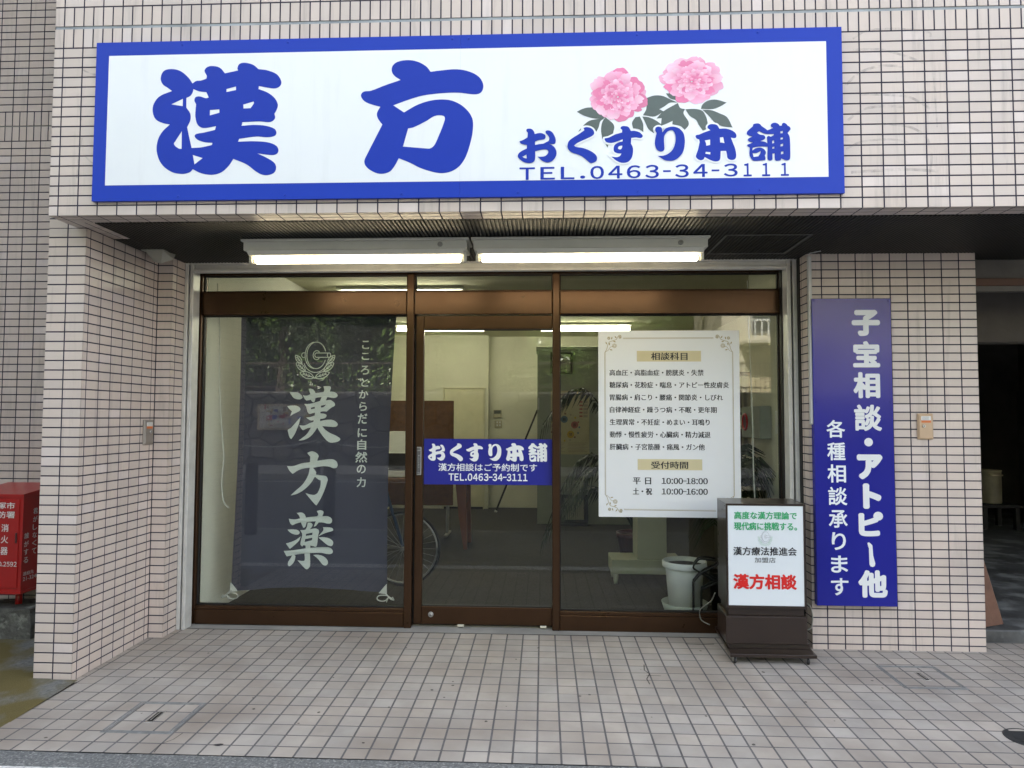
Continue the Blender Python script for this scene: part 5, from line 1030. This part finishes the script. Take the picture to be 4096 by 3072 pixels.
tag(b.build('wire_rack', black_m, loc=(3.56, 1.4, .02)), 'black bent-tube rack on the floor behind the standing sign', 'rack')
t = thing('white_cabinet', 'low white bench cabinet on short legs inside the right window', 'cabinet', (3.2, 2.4, .018))
cabw = M('cabinet_white', (.55, .56, .42), rough=.5, var=.04)
b = MB(); b.box(2.955, 3.52, 2.36, 2.66, .10, .215, .004); b.build('plinth', cabw, t)
b = MB(); b.box(3.16, 3.395, 2.37, 2.65, .2155, .98, .004); b.build('upright', cabw, t)
for x in (2.99, 3.48):
    for y in (2.39, 2.62): b = MB(); b.lathe([(.016, .018), (.02, .06), (.02, .0995)], (x, y, 0), 12); b.build('leg', cabw, t)
t = thing('red_pot', 'dark red planter behind the white cabinet holding the palm', 'planter', (3.2, 2.84, .018))
b = MB(); b.lathe([(.10, 0), (.15, .30), (.16, .30), (.16, .34), (.145, .34), (.14, .31), (0, .31)], (3.2, 2.84, .018), 28); b.build('pot', M('maroon', (.09, .012, .012), rough=.4), t)

# palm plants
frond_m = M('palm_leaf', (.016, .034, .012), rough=.5, var=.3, vscale=8)
def palm(name, label, x, y, z0, stems, seed):
    t = thing(name, label, 'plant', (x, y, z0)); rr = random.Random(seed); b = MB(); s_ = MB()
    for (az, rise, out, drop) in stems:
        P = []
        for k in range(13):
            q = k/12; P.append(Vector((x+math.cos(az)*out*q**1.4, y+math.sin(az)*out*.7*q**1.4, z0+rise*math.sin(min(1, q*1.15)*1.57)-drop*max(0, q-.45)**2*3)))
        s_.tube(P, [.010*(1-.8*k/12)+.002 for k in range(13)], 6)
        PP = [Vector(p) for p in smooth(P, 4)]
        for k in range(int(len(PP)*.38), len(PP)-1):
            q = k/(len(PP)-1); d = (PP[k+1]-PP[k]).normalized(); side = d.cross(Vector((0, 0, 1))).normalized(); L = .27*math.sin(math.pi*min(1, (q-.30)/.8))**.6+.03
            for sg in (1, -1):
                dr = (d*.55+side*sg*.9+Vector((0, 0, -.35+rr.uniform(-.2, .2)))).normalized(); m_ = PP[k]+dr*L*.5+Vector((0, 0, .01)); e = PP[k]+dr*L+Vector((0, 0, -L*.35)); w_ = d*.010
                b.face([PP[k]-w_*.5, m_-w_, m_+w_, PP[k]+w_*.5], 0); b.face([m_-w_, e, m_+w_], 0)
    s_.build('stem', frond_m, t); b.build('frond', frond_m, t); return t
palm('palm_plant', 'green palm plant behind the notice board with fronds arching left of it', 3.20, 2.84, .345, [(3.1, 1.44, .80, .55), (3.5, .72, .76, .75), (3.0, .50, .80, .6), (1.2, 1.4, .4, .5), (4.7, 1.3, .35, .5), (2.9, .85, .80, .95)], 4)
palm('palm_plant', 'smaller palm plant right of the notice board, behind the standing sign', 3.66, 1.62, .28, [(.1, .88, .26, .25), (-.4, .70, .24, .4), (1.2, .95, .2, .3), (2.2, .8, .22, .3), (4.2, .62, .2, .3), (5.6, .80, .25, .2)], 9)
t = thing('dark_pot', 'dark plant pot hidden low behind the brown standing sign', 'planter', (3.66, 1.62, .018))
b = MB(); b.lathe([(.08, 0), (.10, .24), (.105, .245), (.105, .265), (.095, .265), (.09, .24), (0, .24)], (3.66, 1.66, .018), 24); b.build('pot', black_m, t)

# shelf of boxes and the alarm box on the right inner wall
t = thing('shelf_unit', 'narrow dark shelf of packaged boxes beside the right inner wall', 'shelf', (4.2, 2.5, .018))
b = MB(); shm = M('shelf_dark', (.06, .055, .05), rough=.5)
b.box(3.90, 3.925, 2.55, 2.9, .018, 1.75, .002); b.box(4.50, 4.525, 2.55, 2.9, .018, 1.75, .002)
for z in (.3, .7, 1.05, 1.38, 1.72): b.box(3.9255, 4.4995, 2.55, 2.9, z, z+.02, .002)
b.build('rack', shm, t)
bx = None
for z in (.7205, 1.0705, 1.4005):
    for i in range(3):
        x = 3.945+.17*i
        if bx is None:
            bx = thing('carton', 'cream printed carton on the dark shelf inside', 'carton', (x, 2.6, z), 'cartons on the dark shelf inside')
            b = MB(); b.box(0, .14, 0, .2, 0, .22, .003); b.build('box', M('carton_cream', (.45, .42, .30), rough=.6), bx, local=True)
            b = MB(); b.box(.02, .055, -.0006, -.0002, .04, .19, .0001); b.box(.085, .12, -.0006, -.0002, .04, .19, .0001); b.build('label', M('carton_brown', (.16, .11, .08), rough=.6), bx, local=True)
        else: dup(bx, (x, 2.6, z))
t = thing('alarm_box', 'grey fire alarm box with a red ring on the right inner wall', 'alarm box', (3.9, 1.7, 1.3))
b = MB(); b.box(3.865, 3.9445, 1.47, 1.90, 1.21, 1.435, .006); b.build('case', M('alarm_grey', (.33, .35, .30), rough=.5), t)
b = MB(); ringp = [(3.862, 1.80+.055*math.cos(6.2832*i/28), 1.325+.055*math.sin(6.2832*i/28)) for i in range(28)]; b.tube(ringp, .009, 8, closed=True); b.build('ring', M('alarm_red', (.75, .01, .02), rough=.3), t)
b = MB(); b.lathe([(.048, -.002), (.048, .0), (0, 0)], (3.8645, 1.80, 1.325), 24, ax='x'); b.build('lens', M('alarm_dark', (.12, .01, .01), rough=.3), t)
b = MB(); b.box(3.93, 3.9445, 1.27, 1.36, 1.25, 1.40, .003); tag(b.build('wall_note', white_p, loc=(3.94, 1.3, 1.25)), 'small pale notice on the right inner wall near the window edge', 'notice')

# ------------------------------------------------------------------ garage at the right
t = thing('stock_pot', 'tall stainless stock pot on a low stand in the dark garage', 'stock pot', (7.66, 5.1, .4))
pcx = (7.70, 5.15, .37); pm = M('pot_steel', (.62, .56, .40), rough=.42, metal=.7, var=.15, vscale=8)
b = MB(); b.lathe([(.112, 0), (.118, .01), (.118, .37), (.124, .375), (.124, .385), (.115, .385), (.112, .03), (0, .03)], (7.66, 5.15, .37), 36); b.build('body', pm, t)
b = MB(); b.tube(smooth([(7.60, 5.05, .70), (7.60, 5.01, .70), (7.66, 5.0, .70), (7.72, 5.01, .70), (7.72, 5.05, .70)], 4), .009, 8); b.build('handle', pm, t)
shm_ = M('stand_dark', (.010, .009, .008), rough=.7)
t = thing('low_stand', 'low dark timber stand under the stainless stock pot', 'stand', (7.7, 5.15, .082))
b = MB(); b.box(7.45, 7.9, 4.95, 5.35, .33, .369, .004); b.build('top', shm_, t)
for x in (7.47, 7.83):
    for y in (4.97, 5.29): b = MB(); b.box(x, x+.05, y, y+.05, .082, .3295, .003); b.build('leg', shm_, t)
plank_m = M('weathered_plank', (.17, .085, .055), rough=.75, var=.3, vscale=6, bump=.3, bscale=50, aniso=(10, 10, 1))
def plank(x, tilt, y, label, L=1.25):
    b = MB(); ca_, sa_ = math.cos(tilt), math.sin(tilt)
    b.box(-.034, .034, -.014, .014, 0, L, .004, T=lambda a, c, e: (a*ca_-e*sa_, c+.10*e, a*sa_+e*ca_+.05*sa_))
    tag(b.build('wood_plank', plank_m, local=True), label, 'plank', 'planks leaning at the garage entrance').location = (x, y, .082)
plank(5.105, .20, 1.125, 'dark leaning plank at garage entrance, against the tiled pillar edge'); plank(5.185, .215, 1.16, 'leaning plank at garage entrance, farther from the pillar', 1.15)
b = MB(); b.box(8.3, 8.9, 5.2, 5.6, .083, 1.7, .004); b.box(8.28, 8.30, 5.19, 5.22, .083, 1.72, .002)
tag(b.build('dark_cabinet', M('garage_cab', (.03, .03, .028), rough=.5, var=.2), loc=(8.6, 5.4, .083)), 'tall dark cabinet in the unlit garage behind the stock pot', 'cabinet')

# ------------------------------------------------------------------ across the street (seen only as reflections in the glass)
stone_m = bpy.data.materials.new('stone_masonry'); stone_m.use_nodes = True
n_ = stone_m.node_tree.nodes; l_ = stone_m.node_tree.links; pb = n_['Principled BSDF']; pb.inputs['Roughness'].default_value = .9
tcn = n_.new('ShaderNodeTexCoord'); vo = n_.new('ShaderNodeTexVoronoi'); vo.inputs['Scale'].default_value = 1.7; l_.new(tcn.outputs['Object'], vo.inputs['Vector'])
vd = n_.new('ShaderNodeTexVoronoi'); vd.feature = 'DISTANCE_TO_EDGE'; vd.inputs['Scale'].default_value = 1.7; l_.new(tcn.outputs['Object'], vd.inputs['Vector'])
cr = n_.new('ShaderNodeMapRange'); cr.inputs[1].default_value = 0; cr.inputs[2].default_value = .06; l_.new(vd.outputs['Distance'], cr.inputs[0])
mxn = n_.new('ShaderNodeMix'); mxn.data_type = 'RGBA'; mxn.inputs[6].default_value = (.03, .03, .028, 1); l_.new(cr.outputs[0], mxn.inputs[0])
hs = n_.new('ShaderNodeMix'); hs.data_type = 'RGBA'; hs.inputs[6].default_value = (.06, .058, .056, 1); hs.inputs[7].default_value = (.15, .14, .13, 1); l_.new(vo.outputs['Color'], hs.inputs[0]); l_.new(hs.outputs[2], mxn.inputs[7]); l_.new(mxn.outputs[2], pb.inputs['Base Color'])
bpn = n_.new('ShaderNodeBump'); bpn.inputs['Distance'].default_value = .08; l_.new(cr.outputs[0], bpn.inputs['Height']); l_.new(bpn.outputs[0], pb.inputs['Normal'])
b = MB(); b.box(-40, 9.5, -14.3, -13.4, -.1, 2.06, .05); tag(b.build('stone_wall', stone_m, loc=(-10, -13.6, 0)), 'rough stone retaining wall across the street, mirrored in left glass', 'stone wall')
sheet('bank', -60, 60, -60, -14.3, lambda x, y: 2.0, M('bank_earth', (.10, .10, .04), rough=.95, var=.5, vscale=1.5))
t = thing('picket_fence', 'dark metal picket fence on the stone wall, mirrored in the banner', 'fence', (-4, -13.7, 2.06))
fen_m = M('fence_brown', (.05, .035, .025), rough=.6)
b = MB(); b.box(-25, 9, -13.72, -13.68, 2.85, 2.90, .004); b.box(-25, 9, -13.71, -13.69, 2.18, 2.21, .004); b.build('rail', fen_m, t)
b = MB(); x = -25
while x < 9: b.box(x, x+.018, -13.709, -13.691, 2.06, 2.849, .002); x += .13
b.build('pickets', fen_m, t)
t = thing('street_mural', 'framed colourful painted panel on the stone wall, mirrored in banner', 'mural', (-4.8, -13.38, 1))
b = MB(); b.box(-5.6, -4.0, -13.395, -13.34, .98, 1.70, .01); b.build('frame', M('mural_frame', (.42, .34, .24), rough=.6), t)
b = MB(); b.box(-5.53, -4.07, -13.339, -13.33, 1.04, 1.64, .002, 0)
rr = random.Random(11)
for k in range(40):
    x, z = rr.uniform(-5.45, -4.15), rr.uniform(1.08, 1.58); b.box(x, x+rr.uniform(.02, .16), -13.3295+.0002*k, -13.3285+.0002*k, z, z+rr.uniform(.02, .18), .0003, 1+k % 5)
b.build('painting', [M('mural_ground', (.45, .45, .42)), M('mural_red', (.42, .04, .05)), M('mural_blue', (.05, .09, .35)), M('mural_brown', (.14, .08, .04)), M('mural_yellow', (.45, .32, .06)), M('mural_white', (.6, .6, .6))], t)
# chain posts on the far pavement
posts = [-8.2, -5.6, -3.0, -.4, 2.2, 4.8, 7.4]; proto = None
for x in posts:
    if proto is None:
        proto = thing('chain_post', 'slim grey chain post on the far pavement, mirrored in the glass', 'post', (x, -10.8, 0), 'chain posts on the far pavement')
        b = MB(); b.lathe([(.045, 0), (.045, .84), (.038, .87), (0, .88)], (0, 0, 0), 14); b.build('post', M('post_grey', (.10, .10, .11), rough=.5), proto, local=True)
        b = MB(); b.lathe([(.055, .72), (.055, .76)], (0, 0, 0), 14); b.build('band', M('band_white', (.5, .5, .5)), proto, local=True)
    else: dup(proto, (x, -10.8, 0))
for a, c in zip(posts, posts[1:]):
    b = MB(); b.tube([(a+(c-a)*k/16, -10.8, .80-.18*(1-(2*k/16-1)**2)) for k in range(17)], .014, 6)
    tag(b.build('barrier_chain', M('chain_grey', (.4, .4, .4), rough=.5, metal=.5), loc=(a, -10.8, .8)), 'sagging chain between two far pavement posts, mirrored in the glass', 'chain', 'chains between the far pavement posts')
# bollards on the near pavement, just outside the frame
pr = None
for x in (-1.0, -.08):
    if pr is None:
        pr = thing('bollard', 'dark street bollard on the near pavement, mirrored in the banner', 'bollard', (x, -2.3, -.016), 'bollards on the near pavement')
        b = MB(); b.lathe([(.07, 0), (.07, .80), (.06, .83), (0, .84)], (0, 0, 0), 20); b.build('shaft', M('bollard_brown', (.05, .038, .035), rough=.5), pr, local=True)
        b = MB(); b.tube([(.08+.02*math.cos(6.28*k/12), 0, .70+.02*math.sin(6.28*k/12)) for k in range(12)], .004, 6, closed=True); b.build('ring', steel_m, pr, local=True)
    else: dup(pr, (x, -2.3, -.016))
# trees beyond the wall
leafc = M('tree_leaf', (.095, .16, .03), rough=.35, var=.5, vscale=3); bark = M('tree_bark', (.07, .05, .035), rough=.9, var=.3, vscale=6, bump=.6, bscale=30)
def tree(name, label, loc, h, rad, seed):
    t = thing(name, label, 'tree', loc, 'trees beyond the stone wall'); rr = random.Random(seed); b = MB()
    b.tube(smooth([(0, 0, -.1), (.08, .05, h*.2), (-.05, .1, h*.45), (.1, 0, h*.7), (.05, 0, h*.9)], 4), [.22*(1-.75*k/16) for k in range(17)], 10)
    cl = []
    for k in range(34):
        a = rr.uniform(0, 6.28); q = rr.uniform(.25, 1); zc = h*rr.uniform(.04, 1.0); rmax = rad*math.sin(math.pi*min(.95, max(.15, (zc/h-.2)/.85)))**.7
        c = Vector((math.cos(a)*q*rmax, math.sin(a)*q*rmax, zc)); cl.append((c, rr.uniform(.5, .95)*rad*.42)); b.tube([(0, 0, zc*.8), tuple(c*.55+Vector((0, 0, zc*.4))), tuple(c)], [.06, .04, .012], 6)
    b.build('trunk', bark, t, local=True); b = MB()
    for c, r_ in cl:
        for k in range(330):
            d = Vector((rr.gauss(0, 1), rr.gauss(0, 1), rr.gauss(0, .8))).normalized(); p = c+d*r_*rr.uniform(.45, 1.08)
            nn = (d+Vector((rr.uniform(-.7, .7), rr.uniform(-.7, .7), rr.uniform(.1, .9)))).normalized(); u_ = nn.orthogonal().normalized(); v_ = nn.cross(u_); a = rr.uniform(0, 6.28); e = u_*math.cos(a)+v_*math.sin(a); f_ = nn.cross(e); s_ = rr.uniform(.06, .12)
            b.face([p-e*s_, p+f_*s_*.5, p+e*s_, p-f_*s_*.5], 0)
    b.build('crown', leafc, t, local=True); return t
tr_ = tree('leafy_tree', 'leafy green street tree above the stone wall, mirrored in glass', (-6.0, -16.2, 2.0), 7.5, 3.0, 2)
for (x, y, rot, sc) in ((-11.0, -16.8, 1.0, 1.1), (-1.2, -16.6, 2.2, 1.05), (3.2, -16.5, 4.0, .95), (-16, -17, 3, 1.2), (-3.6, -20.5, 5, 1.35), (-8.8, -20.8, 2.6, 1.35), (1.5, -21, .6, 1.3), (4.6, -20.5, 3.4, 1.1), (-14, -21.5, 1.7, 1.4)):
    o = dup(tr_, (x, y, 2.0)); o.rotation_euler = (0, 0, rot); o.scale = (sc, sc, sc)
# a dense wood closing the view behind the trees
b = MB(); rr = random.Random(21)
for k in range(46):
    cx, cyy, rd, hh = rr.uniform(-42, 11), rr.uniform(-30, -25), rr.uniform(2.2, 3.6), rr.uniform(6.5, 10.5); nn_, mm_ = 14, 9
    i0 = [(cx+rd*math.sin(math.pi*j/mm_)**.7*math.cos(6.2832*i/nn_)*rr.uniform(.85, 1.15), cyy+rd*math.sin(math.pi*j/mm_)**.7*math.sin(6.2832*i/nn_)*rr.uniform(.85, 1.15), 1.9+hh*(1-math.cos(math.pi*j/mm_))/2+rr.uniform(-.2, .2)) for j in range(mm_+1) for i in range(nn_)]
    b.raw(i0, [(j*nn_+i, j*nn_+(i+1) % nn_, (j+1)*nn_+(i+1) % nn_, (j+1)*nn_+i) for j in range(mm_) for i in range(nn_)])
    for q in range(420):
        a, e = rr.uniform(0, 6.2832), rr.uniform(.1, .95); c = Vector((cx+rd*1.05*math.sin(math.pi*e)**.7*math.cos(a), cyy+rd*1.05*math.sin(math.pi*e)**.7*math.sin(a), 1.9+hh*(1-math.cos(math.pi*e))/2)); u_ = Vector((rr.gauss(0, 1), rr.gauss(0, 1), rr.gauss(0, 1))).normalized(); v_ = u_.orthogonal().normalized(); s_ = rr.uniform(.12, .26)
        b.face([c-u_*s_, c+v_*s_*.5, c+u_*s_, c-v_*s_*.5], 0)
tag(b.build('woodland', M('wood_leaf', (.035, .06, .015), rough=.6, var=.5, vscale=2)), kind='stuff')
# houses across the street
def house(x0, x1, y0, y1, h, label, wallc, g=0):
    t = thing('house', label, 'house', ((x0+x1)/2, (y0+y1)/2, 0)); h += g
    b = MB(); b.box(x0, x1, y0, y1, -.1, h, .02); b.build('wall', wallc, t)
    b = MB(); b.raw([(x0-.4, y0-.4, h), (x1+.4, y0-.4, h), (x1+.4, y1+.4, h), (x0-.4, y1+.4, h), (x0+1.5, (y0+y1)/2, h+1.4), (x1-1.5, (y0+y1)/2, h+1.4)], [(0, 1, 5, 4), (1, 2, 5), (2, 3, 4, 5), (3, 0, 4), (3, 2, 1, 0)]); b.build('roof', M('grey_roof', (.08, .08, .09), rough=.7), t)
    b = MB(); b.box(x0+.6, x0+3.6, y1, y1+.9, 2.55+g, 2.70+g, .02); b.build('balcony', wallc, t)
    b = MB(); k = x0+.65
    while k < x0+3.55: b.box(k, k+.05, y1+.84, y1+.88, 2.701+g, 3.299+g, .005); k += .22
    b.box(x0+.6, x0+3.6, y1+.82, y1+.90, 3.30+g, 3.37+g, .005); b.build('railing', M('rail_white', (.7, .7, .68)), t)
    b = MB(); b.box(x0+.9, x0+3.2, y1+.005, y1+.05, .1+g, 2.4+g, .01)
    for i in range(24): b.box(x0+.9+.096*i, x0+.9+.096*i+.03, y1+.0502, y1+.06, .12+g, 2.38+g, .002)
    b.build('shutter', M('shutter_cream', (.55, .46, .30), rough=.6), t)
    for (wx, wz) in ((x0+1.0, 3.0+g), (x0+4.6, 3.3+g), (x0+4.6, 1.0+g)):
        b = MB(); b.box(wx, wx+1.5, y1+.003, y1+.06, wz, wz+1.2, .01); w_ = b.build('window', M('sash_grey', (.3, .3, .3), rough=.4), t)
        b = MB(); b.box(wx+.06, wx+1.44, y1+.0602, y1+.065, wz+.06, wz+1.14, .002); b.build('glass', M('dark_glass', (.02, .025, .03), rough=.05), w_)
house(8.6, 16.5, -26, -18.5, 5.6, 'cream house with white balcony railing, mirrored in the right pane', M('house_cream', (.60, .55, .42), rough=.8), 1.3)
house(20, 30, -28, -18.5, 6.2, 'pale grey house farther along the street, mirrored in glass', M('house_grey', (.45, .45, .44), rough=.8))
t = thing('alley_shade_block', 'plain grey block added unseen left of frame to darken the alley wall', 'building', (-5, 4, 0))  # added out of view, keeps sky light off the left side wall
b = MB(); b.box(-9, -1.8, -1.4, 9, -.1, 10, .01); b.build('wall', concrete_m, t); b = MB(); b.box(-9.2, -1.6, -1.6, 9.2, 10.001, 10.2, .02); b.build('roof', dark_conc_m, t)
# faint traces left on the tiles by old lettering
tr_m = alpha_mat('glue_trace', (.30, .30, .31), .30, noise=30)
b = MB()
def trace(pts, w_): ribbon(b, smooth(pts, 6), w_, 0, lift=.0006)
trace([(3.87, 3.155), (3.93, 3.19), (4.02, 3.20), (4.12, 3.196), (4.22, 3.18), (4.23, 3.155)], .010)
trace([(3.87, 3.10), (3.99, 3.10), (4.10, 3.07), (4.20, 3.03)], .012)
trace([(3.835, 2.93), (3.90, 2.99), (4.0, 3.02), (4.10, 3.015)], .012)
trace([(3.90, 2.885), (4.02, 2.88), (4.13, 2.865), (4.22, 2.81)], .012)
trace([(3.84, 2.76), (3.91, 2.81), (4.0, 2.825), (4.10, 2.82)], .012)
trace([(4.0, 2.74), (4.12, 2.725), (4.20, 2.67), (4.22, 2.58), (4.21, 2.50)], .012)
trace([(3.83, 2.62), (3.90, 2.655), (4.03, 2.665), (4.12, 2.65)], .010)
trace([(4.24, 2.98), (4.245, 2.85), (4.25, 2.72)], .008)
trace([(3.85, 2.51), (3.99, 2.517), (4.12, 2.52), (4.25, 2.51)], .014)
trace([(.10, 3.08), (.14, 3.06), (.18, 3.05)], .008); trace([(.09, 2.9), (.10, 2.86), (.105, 2.82)], .007); trace([(.13, 2.64), (.16, 2.61), (.18, 2.60)], .007); trace([(.095, 2.53), (.10, 2.65), (.11, 2.73)], .010)
o = b.build('glue_traces', tr_m, B);
